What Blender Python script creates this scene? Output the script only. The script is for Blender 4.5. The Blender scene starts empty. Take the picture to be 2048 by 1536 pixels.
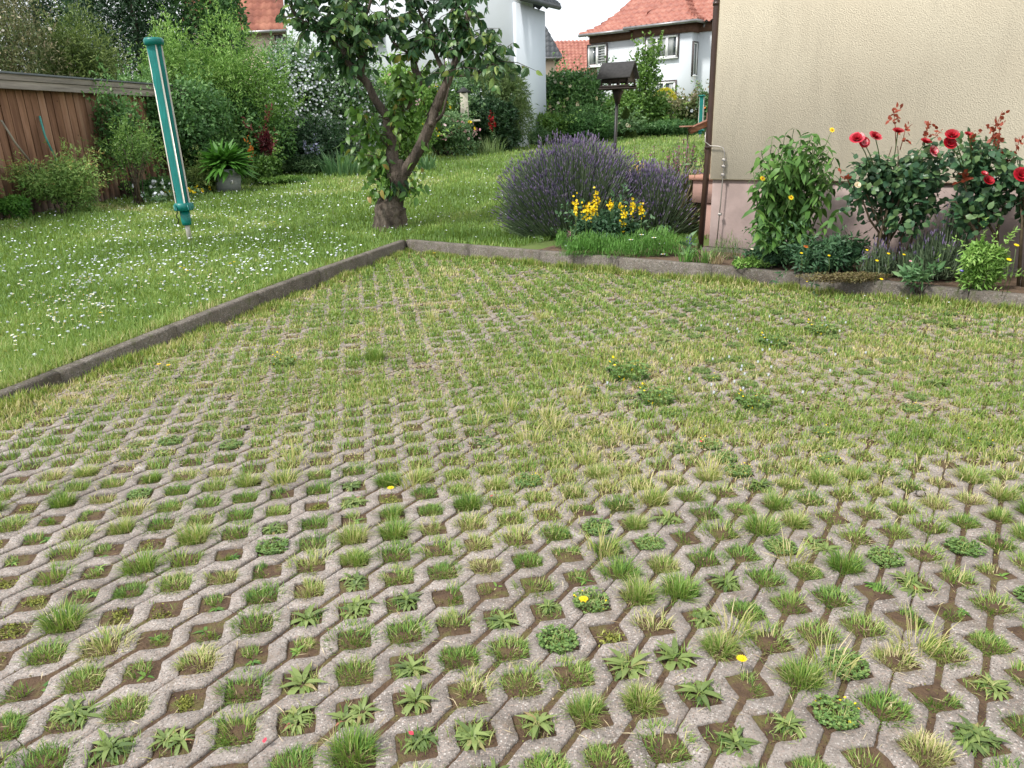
import bpy, math
import numpy as np
from mathutils import Vector
S = bpy.context.scene
COL = S.collection
rng = np.random.default_rng(7)
# ------------------------------------------------------------------ camera, world, sun, exposure
FPX, PITCH, ROLL, CH = 1483.7, .33007, -.029686, 1.3547
FW = np.array([0, math.cos(PITCH), -math.sin(PITCH)]); RT = np.array([1., 0, 0]); UP = np.cross(RT, FW)
RT, UP = math.cos(ROLL)*RT + math.sin(ROLL)*UP, -math.sin(ROLL)*RT + math.cos(ROLL)*UP
CAM = np.array([0, 0, CH])
cd = bpy.data.cameras.new('camera'); cam = bpy.data.objects.new('camera', cd); COL.objects.link(cam)
from mathutils import Matrix
m3 = Matrix((tuple(RT), tuple(UP), tuple(-FW))).transposed()
cam.matrix_world = Matrix.Translation(Vector(CAM)) @ m3.to_4x4()
cd.sensor_width = 36; cd.lens = 36*FPX/2048; cd.clip_start = .05; cd.clip_end = 900
S.camera = cam
W = bpy.data.worlds.new('World'); S.world = W; W.use_nodes = True
nt = W.node_tree; nt.nodes.clear()
SUN_EL, SUN_AZ = math.radians(54), math.radians(238)      # azimuth clockwise from +Y: light comes from the left
sky = nt.nodes.new('ShaderNodeTexSky'); sky.sky_type = 'NISHITA'; sky.sun_disc = False
sky.sun_elevation = SUN_EL; sky.sun_rotation = SUN_AZ; sky.dust_density = 3; sky.air_density = 1
b1 = nt.nodes.new('ShaderNodeBackground'); b1.inputs[1].default_value = .12
nt.links.new(sky.outputs[0], b1.inputs[0])
b2 = nt.nodes.new('ShaderNodeBackground'); b2.inputs[1].default_value = .95        # thin bright cloud over the whole sky
tcn = nt.nodes.new('ShaderNodeTexCoord'); ns = nt.nodes.new('ShaderNodeTexNoise'); ns.inputs['Scale'].default_value = 2.2; ns.inputs['Detail'].default_value = 6
cr = nt.nodes.new('ShaderNodeValToRGB'); cr.color_ramp.elements[0].color = (.84, .88, .93, 1); cr.color_ramp.elements[1].color = (1, 1, 1, 1)
cr.color_ramp.elements[0].position = .35; cr.color_ramp.elements[1].position = .65
nt.links.new(tcn.outputs['Generated'], ns.inputs['Vector']); nt.links.new(ns.outputs[0], cr.inputs[0]); nt.links.new(cr.outputs[0], b2.inputs[0])
mx = nt.nodes.new('ShaderNodeMixShader'); mx.inputs[0].default_value = .8
nt.links.new(b1.outputs[0], mx.inputs[1]); nt.links.new(b2.outputs[0], mx.inputs[2])
wo = nt.nodes.new('ShaderNodeOutputWorld'); nt.links.new(mx.outputs[0], wo.inputs[0])
sl = bpy.data.lights.new('sun', 'SUN'); sl.energy = 2.6; sl.angle = math.radians(7); sl.color = (1, .96, .9)
so = bpy.data.objects.new('sun', sl); COL.objects.link(so)
tosun = Vector((math.cos(SUN_EL)*math.sin(SUN_AZ), math.cos(SUN_EL)*math.cos(SUN_AZ), math.sin(SUN_EL)))
so.rotation_euler = tosun.to_track_quat('Z', 'Y').to_euler(); so.location = (-10, 0, 12)
S.view_settings.view_transform = 'Standard'; S.view_settings.look = 'None'
S.view_settings.exposure = .77; S.view_settings.gamma = 1; S.view_settings.use_curve_mapping = False
S.render.engine = 'CYCLES'

# ------------------------------------------------------------------ measuring helpers
def at(px, py, Y):
    d = FW + RT*(px-1024)/FPX - UP*(py-768)/FPX
    return CAM + d*Y/d[1]
def lz(Y):
    Y = np.asarray(Y, float)
    return np.where(Y > 6.5, .13 + .035*np.clip(Y-9, 0, 40), .13 - .025*(6.5-np.clip(Y, 2.5, 6.5)))
def LZ(Y): return float(lz(Y))
def gnd(px, py, z=0.):
    d = FW + RT*(px-1024)/FPX - UP*(py-768)/FPX
    return CAM + d*(z-CH)/d[2]
def lawnpt(px, py):
    lo, hi = 2., 120.
    d = FW + RT*(px-1024)/FPX - UP*(py-768)/FPX; d = d/d[1]
    for _ in range(50):
        m = (lo+hi)/2
        if CH + d[2]*m > LZ(m): lo = m
        else: hi = m
    return CAM + d*lo
def fx(px, Y):                                       # ground point under an image column at depth Y
    p = at(px, 250, Y); return np.array([p[0], Y, LZ(Y)])
def U(a, b, n=None): return a + (b-a)*rng.random(n)
def nrm(v):
    v = np.asarray(v, float); return v/np.maximum(np.linalg.norm(v, axis=-1, keepdims=True), 1e-9)
def sphere_dirs(n, up=0.):
    v = rng.normal(size=(n, 3)); v[:, 2] += up; return nrm(v)
def hash2(i, j, s=0):
    h = np.sin(i*127.1 + j*311.7 + s*74.7)*43758.5453; return h - np.floor(h)
def vnoise(x, y, sc, s=0):
    x = np.asarray(x)*sc; y = np.asarray(y)*sc
    i = np.floor(x); j = np.floor(y); u = x-i; v = y-j; u = u*u*(3-2*u); v = v*v*(3-2*v)
    return (hash2(i, j, s)*(1-u)+hash2(i+1, j, s)*u)*(1-v) + (hash2(i, j+1, s)*(1-u)+hash2(i+1, j+1, s)*u)*v
def sstep(a, b, x):
    t = np.clip((x-a)/(b-a), 0, 1); return t*t*(3-2*t)

# ------------------------------------------------------------------ mesh builder
class MB:
    def __init__(s): s.V = []; s.F = []; s.R = []; s.n = 0
    def add(s, V, faces, rnd=None, mi=0):
        V = np.asarray(V, float).reshape(-1, 3)
        for f in faces:
            f = np.asarray(f, int)
            if f.size: s.F.append((f + s.n, mi))
        s.V.append(V); s.R.append(np.full(len(V), .5) if rnd is None else np.broadcast_to(np.asarray(rnd, float), (len(V),)))
        s.n += len(V)
    def scatter(s, T, pos, X, Y, Z, sc, rnd, mi=0):
        tv, tf = T; pos = np.asarray(pos, float); n = len(pos)
        if n == 0: return
        sc = np.broadcast_to(np.asarray(sc, float).reshape(-1, 1) if np.ndim(sc) < 2 else sc, (n, 3))
        V = pos[:, None, :]
        for a, ax in enumerate((X, Y, Z)): V = V + (tv[None, :, a, None]*sc[:, None, a, None])*ax[:, None, :]
        k = len(tv); off = (np.arange(n)*k)[:, None, None]
        s.add(V.reshape(-1, 3), [(off + np.asarray(f)[None]).reshape(-1, np.asarray(f).shape[1]) for f in tf],
              np.repeat(np.broadcast_to(np.asarray(rnd, float), (n,)), k), mi)
    def box(s, c, size, u=(1, 0, 0), v=(0, 1, 0), w=(0, 0, 1), bev=0, mi=0, rnd=.5):
        c = np.asarray(c, float); h = np.asarray(size, float)/2; u, v, w = (np.asarray(q, float) for q in (u, v, w))
        if bev <= 0:
            P = [c + u*h[0]*a + v*h[1]*b + w*h[2]*d for d in (-1, 1) for b in (-1, 1) for a in (-1, 1)]
            s.add(P, [[(0, 2, 3, 1), (4, 5, 7, 6), (0, 1, 5, 4), (2, 6, 7, 3), (0, 4, 6, 2), (1, 3, 7, 5)]], rnd, mi); return
        P = []; idx = {}
        for a in (-1, 1):
            for b in (-1, 1):
                for d in (-1, 1):
                    for k in range(3):
                        e = h - bev; e[k] = h[k]
                        idx[(a, b, d, k)] = len(P); P.append(c + u*a*e[0] + v*b*e[1] + w*d*e[2])
        Q = []; T = []
        sg = (-1, 1)
        for a in sg:
            Q.append([idx[(a, b, d, 0)] for b, d in ((-1, -1), (1, -1), (1, 1), (-1, 1))])
            Q.append([idx[(b, a, d, 1)] for b, d in ((-1, -1), (1, -1), (1, 1), (-1, 1))])
            Q.append([idx[(b, d, a, 2)] for b, d in ((-1, -1), (1, -1), (1, 1), (-1, 1))])
        for a in sg:
            for b in sg:
                Q.append([idx[(a, b, -1, 0)], idx[(a, b, 1, 0)], idx[(a, b, 1, 1)], idx[(a, b, -1, 1)]])
                Q.append([idx[(a, -1, b, 0)], idx[(a, 1, b, 0)], idx[(a, 1, b, 2)], idx[(a, -1, b, 2)]])
                Q.append([idx[(-1, a, b, 1)], idx[(1, a, b, 1)], idx[(1, a, b, 2)], idx[(-1, a, b, 2)]])
                for d in sg: T.append([idx[(a, b, d, k)] for k in range(3)])
        s.add(P, [Q, T], rnd, mi)
    def tube(s, pts, rad, sides=7, mi=0, rnd=.5, wob=0):
        pts = np.asarray(pts, float); n = len(pts); rad = np.broadcast_to(np.asarray(rad, float), (n,))
        t = nrm(np.gradient(pts, axis=0)); ref = np.array([0, 0, 1.]) if abs(t[0][2]) < .9 else np.array([1., 0, 0])
        V = []
        a = np.linspace(0, 2*np.pi, sides, endpoint=False)
        x = nrm(np.cross(t[0], ref))
        for i in range(n):
            x = nrm(x - t[i]*np.dot(x, t[i])); y = np.cross(t[i], x)
            r = rad[i]*(1 + (rng.uniform(-wob, wob, sides) if wob else 0))
            V.append(pts[i] + np.cos(a)[:, None]*x*np.reshape(r, (-1, 1)) + np.sin(a)[:, None]*y*np.reshape(r, (-1, 1)))
        V = np.concatenate(V); F = []
        for i in range(n-1):
            for k in range(sides):
                k2 = (k+1) % sides; F.append((i*sides+k, i*sides+k2, (i+1)*sides+k2, (i+1)*sides+k))
        V = np.vstack([V, pts[0], pts[-1]]); m = len(V); T = []
        for k in range(sides):
            k2 = (k+1) % sides; T.append((m-2, k2, k)); T.append((m-1, (n-1)*sides+k, (n-1)*sides+k2))
        s.add(V, [F, T], rnd, mi)
    def mesh(s, name, mats, smooth=False):
        me = bpy.data.meshes.new(name); V = np.concatenate(s.V); R = np.concatenate(s.R)
        me.vertices.add(len(V)); me.vertices.foreach_set('co', V.ravel())
        li = np.concatenate([f.ravel() for f, _ in s.F]); tot = np.concatenate([np.full(len(f), f.shape[1]) for f, _ in s.F])
        mi = np.concatenate([np.full(len(f), m) for f, m in s.F])
        me.loops.add(len(li)); me.loops.foreach_set('vertex_index', li)
        me.polygons.add(len(tot)); me.polygons.foreach_set('loop_start', np.concatenate([[0], np.cumsum(tot)[:-1]]))
        me.polygons.foreach_set('material_index', mi)
        me.update(calc_edges=True)
        a = me.attributes.new('rnd', 'FLOAT', 'POINT'); a.data.foreach_set('value', R)
        for m in (mats if isinstance(mats, (list, tuple)) else [mats]): me.materials.append(m)
        if smooth: me.polygons.foreach_set('use_smooth', np.ones(len(tot), bool))
        return me
    def obj(s, name, mats, parent=None, smooth=False, kind=None):
        return link(name, s.mesh(name, mats, smooth), parent, kind)
def link(name, me, parent=None, kind=None, loc=None, rotz=0):
    o = bpy.data.objects.new(name, me); COL.objects.link(o)
    if parent is not None:
        o.parent = parent
        if me is not None and loc is None: o.matrix_parent_inverse = parent.matrix_basis.inverted()
    if loc is not None: o.location = loc
    if rotz: o.rotation_euler = (0, 0, rotz)
    if kind: o['kind'] = kind
    return o
def tag(o, label, cat, group=None):
    o['label'] = label; o['category'] = cat
    if group: o['group'] = group
    return o
def thing(name, label, cat, loc=(0, 0, 0), group=None):
    o = bpy.data.objects.new(name, None); COL.objects.link(o); o.location = tuple(float(q) for q in loc); o.empty_display_size = .1
    return tag(o, label, cat, group)

# ------------------------------------------------------------------ leaf shapes
def T_leaf(w=.5, fold=.08, droop=.15):
    v = np.array([(0, 0, 0), (w*.45, .28, fold), (w*.42, .62, fold*.6-droop*.3), (0, 1, -droop), (-w*.42, .62, fold*.6-droop*.3), (-w*.45, .28, fold), (0, .33, 0.02), (0, .66, -droop*.25)])
    return v, [[(6, 1, 2, 7), (5, 6, 7, 4)], [(0, 1, 6), (0, 6, 5), (7, 2, 3), (7, 3, 4)]]
def T_dia(w=.5, fold=.1):
    return np.array([(0, 0, 0), (w/2, .45, fold), (0, 1, 0), (-w/2, .45, fold)]), [[(0, 1, 2), (0, 2, 3)]]
def T_disc(n=7, cup=.2):
    a = np.linspace(0, 2*np.pi, n, endpoint=False)
    v = np.vstack([[(0, 0, 0)], np.stack([np.cos(a), np.sin(a), np.full(n, cup)], 1)])
    return v, [[(0, 1+k, 1+(k+1) % n) for k in range(n)]]
def T_spike(n=4):
    a = np.linspace(0, 2*np.pi, n, endpoint=False); z = [0, .25, .7, 1]; r = [.15, 1, .8, .1]; v = []
    for zz, rr in zip(z, r): v += [(math.cos(q+zz*2)*rr, zz, math.sin(q+zz*2)*rr) for q in a]
    return np.array(v), [[(i*n+k, i*n+(k+1) % n, (i+1)*n+(k+1) % n, (i+1)*n+k) for i in range(3) for k in range(n)]]
LEAF, LEAFN, DIA, DIAN, DISC, DISC5, SPIKE = T_leaf(.55), T_leaf(.28, .05, .25), T_dia(.55), T_dia(.25), T_disc(8, .25), T_disc(5, .3), T_spike()
def frames(d, n):
    d = nrm(d); x = np.cross(d, n); bad = np.linalg.norm(x, axis=-1) < 1e-3; x[bad] = (1, 0, 0); x = nrm(x); return x, d, np.cross(x, d)
def put_leaves(mb, T, pos, d, n, sc, rnd, mi=0):
    X, Y, Z = frames(np.asarray(d, float), np.asarray(n, float)); mb.scatter(T, pos, X, Y, Z, sc, rnd, mi)
def blades(mb, pos, L, Wd, lean, rnd, az=None, mi=0, curl=.35, up=None):
    n = len(pos); az = U(0, 2*np.pi, n) if az is None else az
    lean = np.clip(np.broadcast_to(lean, (n,)), 0, .97); L = np.broadcast_to(L, (n,)); Wd = np.broadcast_to(Wd, (n,))
    h = np.stack([np.cos(az), np.sin(az), 0*az], 1); w = np.stack([-np.sin(az), np.cos(az), 0*az], 1)*(Wd/2)[:, None]
    tw = U(-.6, .6, n)[:, None]; w = w*np.cos(tw) + h*np.sin(tw)*(Wd/2)[:, None]
    zz = np.array([0, 0, 1.])
    top = L*np.sqrt(1-lean**2)
    p1 = pos + h*(L*lean*curl)[:, None] + zz*(top*.62)[:, None]
    p2 = pos + h*(L*lean)[:, None] + zz*top[:, None]
    V = np.stack([pos-w, pos+w, p1+w*.8, p1-w*.8, p2], 1).reshape(-1, 3); o = (np.arange(n)*5)[:, None]
    mb.add(V, [o + np.array([[0, 1, 2, 3]]), o + np.array([[3, 2, 4]])], np.repeat(np.broadcast_to(rnd, (n,)), 5), mi)

# ------------------------------------------------------------------ materials
def newmat(name):
    m = bpy.data.materials.new(name); m.use_nodes = True; n = m.node_tree; n.nodes.clear()
    out = n.nodes.new('ShaderNodeOutputMaterial'); b = n.nodes.new('ShaderNodeBsdfPrincipled'); n.links.new(b.outputs[0], out.inputs[0])
    return m, n, b, out
def ramp(n, fac, cols, pos=None):
    r = n.nodes.new('ShaderNodeValToRGB'); e = r.color_ramp.elements
    pos = pos or [i/(len(cols)-1) for i in range(len(cols))]
    while len(e) < len(cols): e.new(.5)
    for q, c, p in zip(e, cols, pos): q.position = p; q.color = (*c, 1)
    n.links.new(fac, r.inputs[0]); return r.outputs[0]
def noise(n, scale, detail=4, rough=.55, coord='Object', dist=0, stretch=None):
    tc = n.nodes.new('ShaderNodeTexCoord'); t = n.nodes.new('ShaderNodeTexNoise')
    t.inputs['Scale'].default_value = scale; t.inputs['Detail'].default_value = detail; t.inputs['Roughness'].default_value = rough; t.inputs['Distortion'].default_value = dist
    src = n.nodes.new('ShaderNodeNewGeometry').outputs['Position'] if coord == 'P' else tc.outputs[coord]
    if stretch:
        mp = n.nodes.new('ShaderNodeMapping'); mp.inputs['Scale'].default_value = stretch; n.links.new(src, mp.inputs[0]); src = mp.outputs[0]
    n.links.new(src, t.inputs['Vector']); return t.outputs[0]
def voro(n, scale, feature='F1', out='Distance', coord='Object'):
    tc = n.nodes.new('ShaderNodeTexCoord'); t = n.nodes.new('ShaderNodeTexVoronoi'); t.feature = feature; t.inputs['Scale'].default_value = scale
    n.links.new(tc.outputs[coord], t.inputs['Vector']); return t.outputs[out]
def mixc(n, fac, a, b, mode='MIX'):
    m = n.nodes.new('ShaderNodeMix'); m.data_type = 'RGBA'; m.blend_type = mode
    for s, v in ((m.inputs[0], fac), (m.inputs[6], a), (m.inputs[7], b)):
        if hasattr(v, 'is_linked') or hasattr(v, 'links'): n.links.new(v, s)
        else: s.default_value = v if isinstance(v, float) else (*v, 1)
    return m.outputs[2]
def math_(n, op, a, b=None, c=None):
    m = n.nodes.new('ShaderNodeMath'); m.operation = op
    for i, v in enumerate((a, b, c)):
        if v is None: continue
        if hasattr(v, 'links'): n.links.new(v, m.inputs[i])
        else: m.inputs[i].default_value = v
    return m.outputs[0]
def bump(n, b, h, strength=.5, dist=.01):
    k = n.nodes.new('ShaderNodeBump'); k.inputs['Strength'].default_value = strength; k.inputs['Distance'].default_value = dist
    n.links.new(h, k.inputs['Height']); n.links.new(k.outputs[0], b.inputs['Normal'])
def attr(n, name='rnd'):
    a = n.nodes.new('ShaderNodeAttribute'); a.attribute_name = name; return a.outputs['Fac']
def orand(n): return n.nodes.new('ShaderNodeObjectInfo').outputs['Random']
def leafmat(name, cols, pos=None, trans=.3, rough=.5, amp=0., spec=.35):
    m, n, b, out = newmat(name)
    f = attr(n)
    if amp: f = math_(n, 'ADD', f, math_(n, 'MULTIPLY', math_(n, 'SUBTRACT', orand(n), .5), amp))
    nz = noise(n, 9, 3); f = math_(n, 'ADD', f, math_(n, 'MULTIPLY', math_(n, 'SUBTRACT', nz, .5), .35))
    c = ramp(n, f, cols, pos); n.links.new(c, b.inputs['Base Color']); b.inputs['Roughness'].default_value = rough; b.inputs['Specular IOR Level'].default_value = spec
    if trans:
        t = n.nodes.new('ShaderNodeBsdfTranslucent'); n.links.new(mixc(n, .35, c, (.5, .6, .05), 'MIX') if name.startswith('green') else c, t.inputs[0])
        x = n.nodes.new('ShaderNodeMixShader'); x.inputs[0].default_value = trans
        n.links.new(b.outputs[0], x.inputs[1]); n.links.new(t.outputs[0], x.inputs[2]); n.links.new(x.outputs[0], out.inputs[0])
    return m
def plain(name, c1, c2=None, scale=8, rough=.6, bs=0, bd=.004, metal=0, detail=5, stretch=None, spec=.4, amp=0, bscale=None, pos=None, c3=None):
    m, n, b, out = newmat(name); c2 = c2 or tuple(q*.8 for q in c1)
    f = noise(n, scale, detail, stretch=stretch)
    if amp: f = math_(n, 'ADD', f, math_(n, 'MULTIPLY', math_(n, 'SUBTRACT', orand(n), .5), amp))
    cols = [c2, c1] if c3 is None else [c2, c1, c3]
    c = ramp(n, f, cols, pos or ([.35, .65] if c3 is None else [.3, .5, .7])); n.links.new(c, b.inputs['Base Color'])
    b.inputs['Roughness'].default_value = rough; b.inputs['Metallic'].default_value = metal; b.inputs['Specular IOR Level'].default_value = spec
    if bs: bump(n, b, noise(n, bscale or scale*4, 5, stretch=stretch), bs, bd)
    return m
def mat_concrete(name, base, dark, light, moss=0., vs=200):
    m, n, b, out = newmat(name)
    f = noise(n, 6, 6, coord='P')
    f2 = math_(n, 'ADD', f, math_(n, 'MULTIPLY', math_(n, 'SUBTRACT', orand(n), .5), .35))
    c = ramp(n, f2, [dark, base, tuple(q*1.15 for q in base)], [.25, .5, .8])
    v = n.nodes.new('ShaderNodeTexVoronoi'); tc = n.nodes.new('ShaderNodeTexCoord'); v.inputs['Scale'].default_value = vs; n.links.new(n.nodes.new('ShaderNodeNewGeometry').outputs['Position'], v.inputs['Vector'])
    sep = n.nodes.new('ShaderNodeSeparateColor'); n.links.new(v.outputs['Color'], sep.inputs[0])
    peb = ramp(n, sep.outputs[0], [tuple(q*.38 for q in base), tuple(q*.8 for q in base), (base[0]*1.15, base[1]*.97, base[2]*.9), light], [.1, .5, .75, .97])
    inside = ramp(n, v.outputs['Distance'], [(1, 1, 1), (0, 0, 0)], [.35, .6])
    c = mixc(n, math_(n, 'MULTIPLY', inside, .9), c, peb)
    fine = noise(n, 420, 2, coord='P'); c = mixc(n, .35, c, ramp(n, fine, [(.25, .25, .25), (.75, .75, .75)], [.35, .65]), 'OVERLAY')
    st = noise(n, 2.3, 6, .7, coord='P'); c = mixc(n, ramp(n, st, [(0, 0, 0), (.75, .75, .75)], [.47, .72]), c, dark)
    st = noise(n, 11, 7, .75, coord='P'); c = mixc(n, ramp(n, st, [(0, 0, 0), (.6, .6, .6)], [.54, .68]), c, (base[0]*.5, base[1]*.42, base[2]*.3)); st = noise(n, 5, 5, .7, coord='P', dist=2); c = mixc(n, ramp(n, st, [(0, 0, 0), (.5, .5, .5)], [.6, .7]), c, light)
    if moss:
        mo = noise(n, 14, 6, .7, coord='P'); c = mixc(n, ramp(n, mo, [(0, 0, 0), (moss, moss, moss)], [.52, .68]), c, (.07, .085, .03))
    n.links.new(c, b.inputs['Base Color']); b.inputs['Roughness'].default_value = .9; b.inputs['Specular IOR Level'].default_value = .2
    bump(n, b, math_(n, 'ADD', math_(n, 'MULTIPLY', v.outputs['Distance'], -.6), fine), .5, .003)
    return m
M = {}
M['grass'] = leafmat('green_grass', [(.075, .15, .03), (.14, .25, .055), (.22, .345, .085), (.34, .43, .13), (.52, .47, .25)], [.05, .35, .6, .82, 1], .3, .5)
M['lotgrass'] = leafmat('green_lot_grass', [(.08, .16, .03), (.15, .26, .045), (.27, .36, .075), (.46, .43, .17), (.62, .53, .31)], [.05, .3, .55, .78, .97], .3, .5)
M['tuft'] = leafmat('green_tuft', [(.06, .15, .03), (.13, .25, .045), (.22, .34, .07), (.42, .42, .16), (.6, .52, .31)], [.1, .35, .6, .82, 1], .25, .5, .35)
M['weed'] = leafmat('weed_leaf', [(.08, .13, .04), (.15, .21, .06), (.24, .31, .1), (.28, .22, .1), (.38, .14, .1)], [.1, .4, .75, .93, 1], .2, .45, .3)
M['clover'] = leafmat('clover_leaf', [(.07, .15, .04), (.13, .23, .06), (.24, .33, .1)], None, .2, .5, .3)
M['moss'] = leafmat('moss', [(.08, .09, .02), (.2, .22, .04), (.32, .33, .07)], None, .1, .8)
M['soil'] = plain('soil', (.1, .062, .036), (.05, .03, .018), 22, .95, .9, .012, c3=(.11, .105, .03), detail=7, bscale=120)
M['bedsoil'] = plain('bed_soil', (.15, .1, .065), (.07, .045, .028), 12, .95, .9, .02, detail=8, bscale=60)
M['lawnbase'] = plain('lawn_ground', (.1, .15, .035), (.07, .1, .025), 1.3, .95, .8, .02, detail=8, bscale=60, c3=(.13, .15, .05))
M['paver'] = mat_concrete('exposed_aggregate_concrete', (.27, .24, .218), (.18, .158, .142), (.47, .445, .42))
M['kerb'] = mat_concrete('weathered_kerb_concrete', (.15, .135, .118), (.065, .057, .048), (.3, .28, .26), .6, 120)
M['cherry'] = leafmat('cherry_leaf', [(.035, .09, .04), (.07, .155, .055), (.13, .24, .07), (.26, .35, .09), (.42, .24, .08)], [.05, .4, .68, .9, 1.0], .28, .4, .75)
M['young'] = leafmat('cherry_young_leaf', [(.07, .16, .03), (.13, .25, .04), (.28, .2, .05), (.42, .12, .05)], [.2, .6, .85, 1], .3, .4, .7)
M['bark'] = plain('bark', (.085, .066, .052), (.028, .022, .017), 9, .9, 1, .05, stretch=(1, 1, .35), detail=7, bscale=26, c3=(.145, .12, .095))
M['stem'] = plain('green_stem', (.1, .16, .04), (.06, .1, .03), 20, .6)
M['twig'] = plain('brown_twig', (.13, .1, .06), (.07, .05, .03), 20, .8)
def leafset(key, a, b, c, d=None, trans=.25, amp=0, rough=.5):
    M[key] = leafmat(key, [a, b, c] + ([d] if d else []), None, trans, rough, amp)
leafset('conifer', (.05, .095, .025), (.12, .185, .045), (.26, .33, .09))
leafset('darkconifer', (0.018, 0.046, 0.023), (0.036, 0.085, 0.039), (0.072, 0.143, 0.058))
leafset('spirea', (.06, .1, .035), (.13, .19, .065), (.24, .24, .11), (.42, .33, .24))
leafset('privet', (.08, .18, .035), (.18, .35, .065), (.36, .54, .15))
leafset('lilac', (.035, .1, .03), (.08, .19, .05), (.2, .36, .11))
leafset('midtree', (.035, .11, .03), (.08, .19, .055), (.16, .3, .09))
leafset('philad', (0.058, 0.13, 0.052), (0.13, 0.247, 0.098), (0.26, 0.39, 0.182))
leafset('rhodo', (.018, .05, .02), (.035, .085, .035), (.08, .14, .06), rough=.35)
leafset('broom', (.11, .19, .06), (.19, .28, .1), (.3, .38, .16))
leafset('maple', (.06, .14, .03), (.11, .22, .04), (.2, .33, .07))
leafset('golden', (.35, .38, .03), (.6, .56, .04), (.75, .68, .08))
M['nandina'] = leafmat('nandina', [(.09, .18, .045), (.18, .32, .075), (.32, .46, .13), (.42, .2, .08)], [0, .4, .8, 1.05 - .06], .25)
leafset('iris', (.06, .15, .06), (.12, .24, .1), (.2, .33, .14))
leafset('hosta', (.04, .14, .02), (.07, .2, .025), (.14, .29, .05))
leafset('redleaf', (.06, .012, .015), (.12, .02, .025), (.2, .045, .045))
leafset('rose', (.025, .07, .035), (.045, .11, .055), (.09, .18, .075), (.18, .25, .09), rough=.33)
leafset('rosepart', (.025, .07, .035), (.045, .115, .055), (.1, .19, .075), (.18, .26, .09), amp=.8, rough=.33)
leafset('roseyoung', (.16, .04, .02), (.3, .06, .03), (.4, .13, .06))
leafset('helio', (.05, .13, .03), (.1, .22, .045), (.2, .36, .08), amp=.8)
leafset('peony', (.03, .085, .04), (.055, .13, .06), (.1, .2, .085))
leafset('cosmos', (.07, .2, .03), (.12, .29, .05), (.2, .38, .09))
leafset('lavgreen', (.05, .085, .05), (.1, .15, .08), (.19, .25, .14))
leafset('lavgrey', (.08, .13, .08), (.16, .22, .14), (.28, .33, .23))
leafset('sedum', (.09, .075, .035), (.17, .13, .06), (.22, .23, .09))
def petal(key, *cols): M[key] = leafmat(key, list(cols), None, .25, .5)
petal('lavender', (.09, .07, .16), (.16, .125, .25), (.27, .21, .37), (.34, .28, .38))
petal('white', (.6, .6, .56), (.78, .78, .76), (.85, .85, .83)); petal('pink', (.6, .25, .32), (.75, .42, .48), (.82, .65, .66))
petal('yellow', (.75, .5, .005), (.88, .64, .01), (.92, .74, .03)); petal('red', (.2, .003, .008), (.36, .006, .015), (.5, .015, .035))
petal('cream', (.7, .55, .3), (.8, .7, .5), (.85, .8, .7)); petal('orange', (.6, .15, .02), (.8, .28, .04)); petal('salvia', (.15, .05, .1), (.3, .1, .17), (.4, .2, .22), (.16, .1, .28))
petal('redwhite', (.5, .008, .03), (.65, .06, .1), (.8, .55, .55)); petal('blue', (.08, .06, .4), (.15, .12, .5)); petal('lightblue', (.35, .38, .6), (.6, .6, .75))
M['straw'] = leafmat('straw', [(.3, .22, .12), (.5, .41, .24), (.62, .54, .36)], None, .15, .7)

# ------------------------------------------------------------------ ground sheets
K0 = np.array([-1.22, 8.97]); KL = nrm(np.array([-1.55, -5.15])); KR = nrm(np.array([5.12, -3.83]))
# the terrain below everything
g = MB(); g.add([(-400, -200, -.06), (400, -200, -.06), (400, 600, -.06), (-400, 600, -.06)], [[(0, 1, 2, 3)]]); g.obj('ground', M['soil'], kind='structure')
def sheet(name, boundary, far, nt_, zf, mat, pw=2.2):
    B = np.array(boundary); Fv = np.array(far); n = len(B); t = np.linspace(0, 1, nt_)**pw
    P = B[:, None, :]*(1-t)[None, :, None] + Fv[:, None, :]*t[None, :, None]; Z = zf(P[..., 0], P[..., 1])
    V = np.dstack([P, Z]).reshape(-1, 3); i, j = np.meshgrid(np.arange(n-1), np.arange(nt_-1), indexing='ij')
    a = (i*nt_+j).ravel(); g = MB(); g.add(V, [np.stack([a, a+1, a+nt_+1, a+nt_], 1)]); return g.obj(name, mat, smooth=True, kind='structure')
lt = np.linspace(12, 0, 60)[:, None]; rt_ = np.linspace(0, 12, 60)[1:, None]
outn = nrm(np.array([.25, 1.]))
Bd = np.vstack([K0 + KL*lt + [-.04, .01], K0 + [-.01, .05], K0 + KR*rt_ + [.03, .04]])
far = []
for i in range(len(Bd)):
    a = math.radians(195 - 230*i/(len(Bd)-1)); far.append((K0[0] + 260*math.cos(a), K0[1] + 260*math.sin(a) if a < math.pi else K0[1]-260*math.sin(a-math.pi)))
far = np.array(far)
lawnz = lambda x, y: lz(y) - .012 + .012*(vnoise(x, y, 1.7, 3)-.5) + .02*sstep(10, 20, y)*(vnoise(x, y, .4, 5)-.5)
sheet('lawn', Bd, far, 90, lawnz, M['lawnbase'], 3.)
# flower bed between the right-hand kerb and the house
hc = np.array([2.03, 7.64]); hu = np.array([math.cos(math.radians(-38)), math.sin(math.radians(-38))]); hn = np.array([-hu[1], hu[0]])
bb = K0 + KR*np.linspace(1.75, 10, 40)[:, None] + [.045, .06]
bf = np.array([hc + hu*q + hn*.3 for q in np.linspace(-1.0, 8.5, 40)])
bf[:9] = bf[:9]*.5 + np.array([[.9, 8.9]]*9)*.5
sheet('flower_bed', bb, bf, 14, lambda x, y: lz(y) - .016 + .03*vnoise(x, y, 6, 9), M['bedsoil'], 1.)
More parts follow.
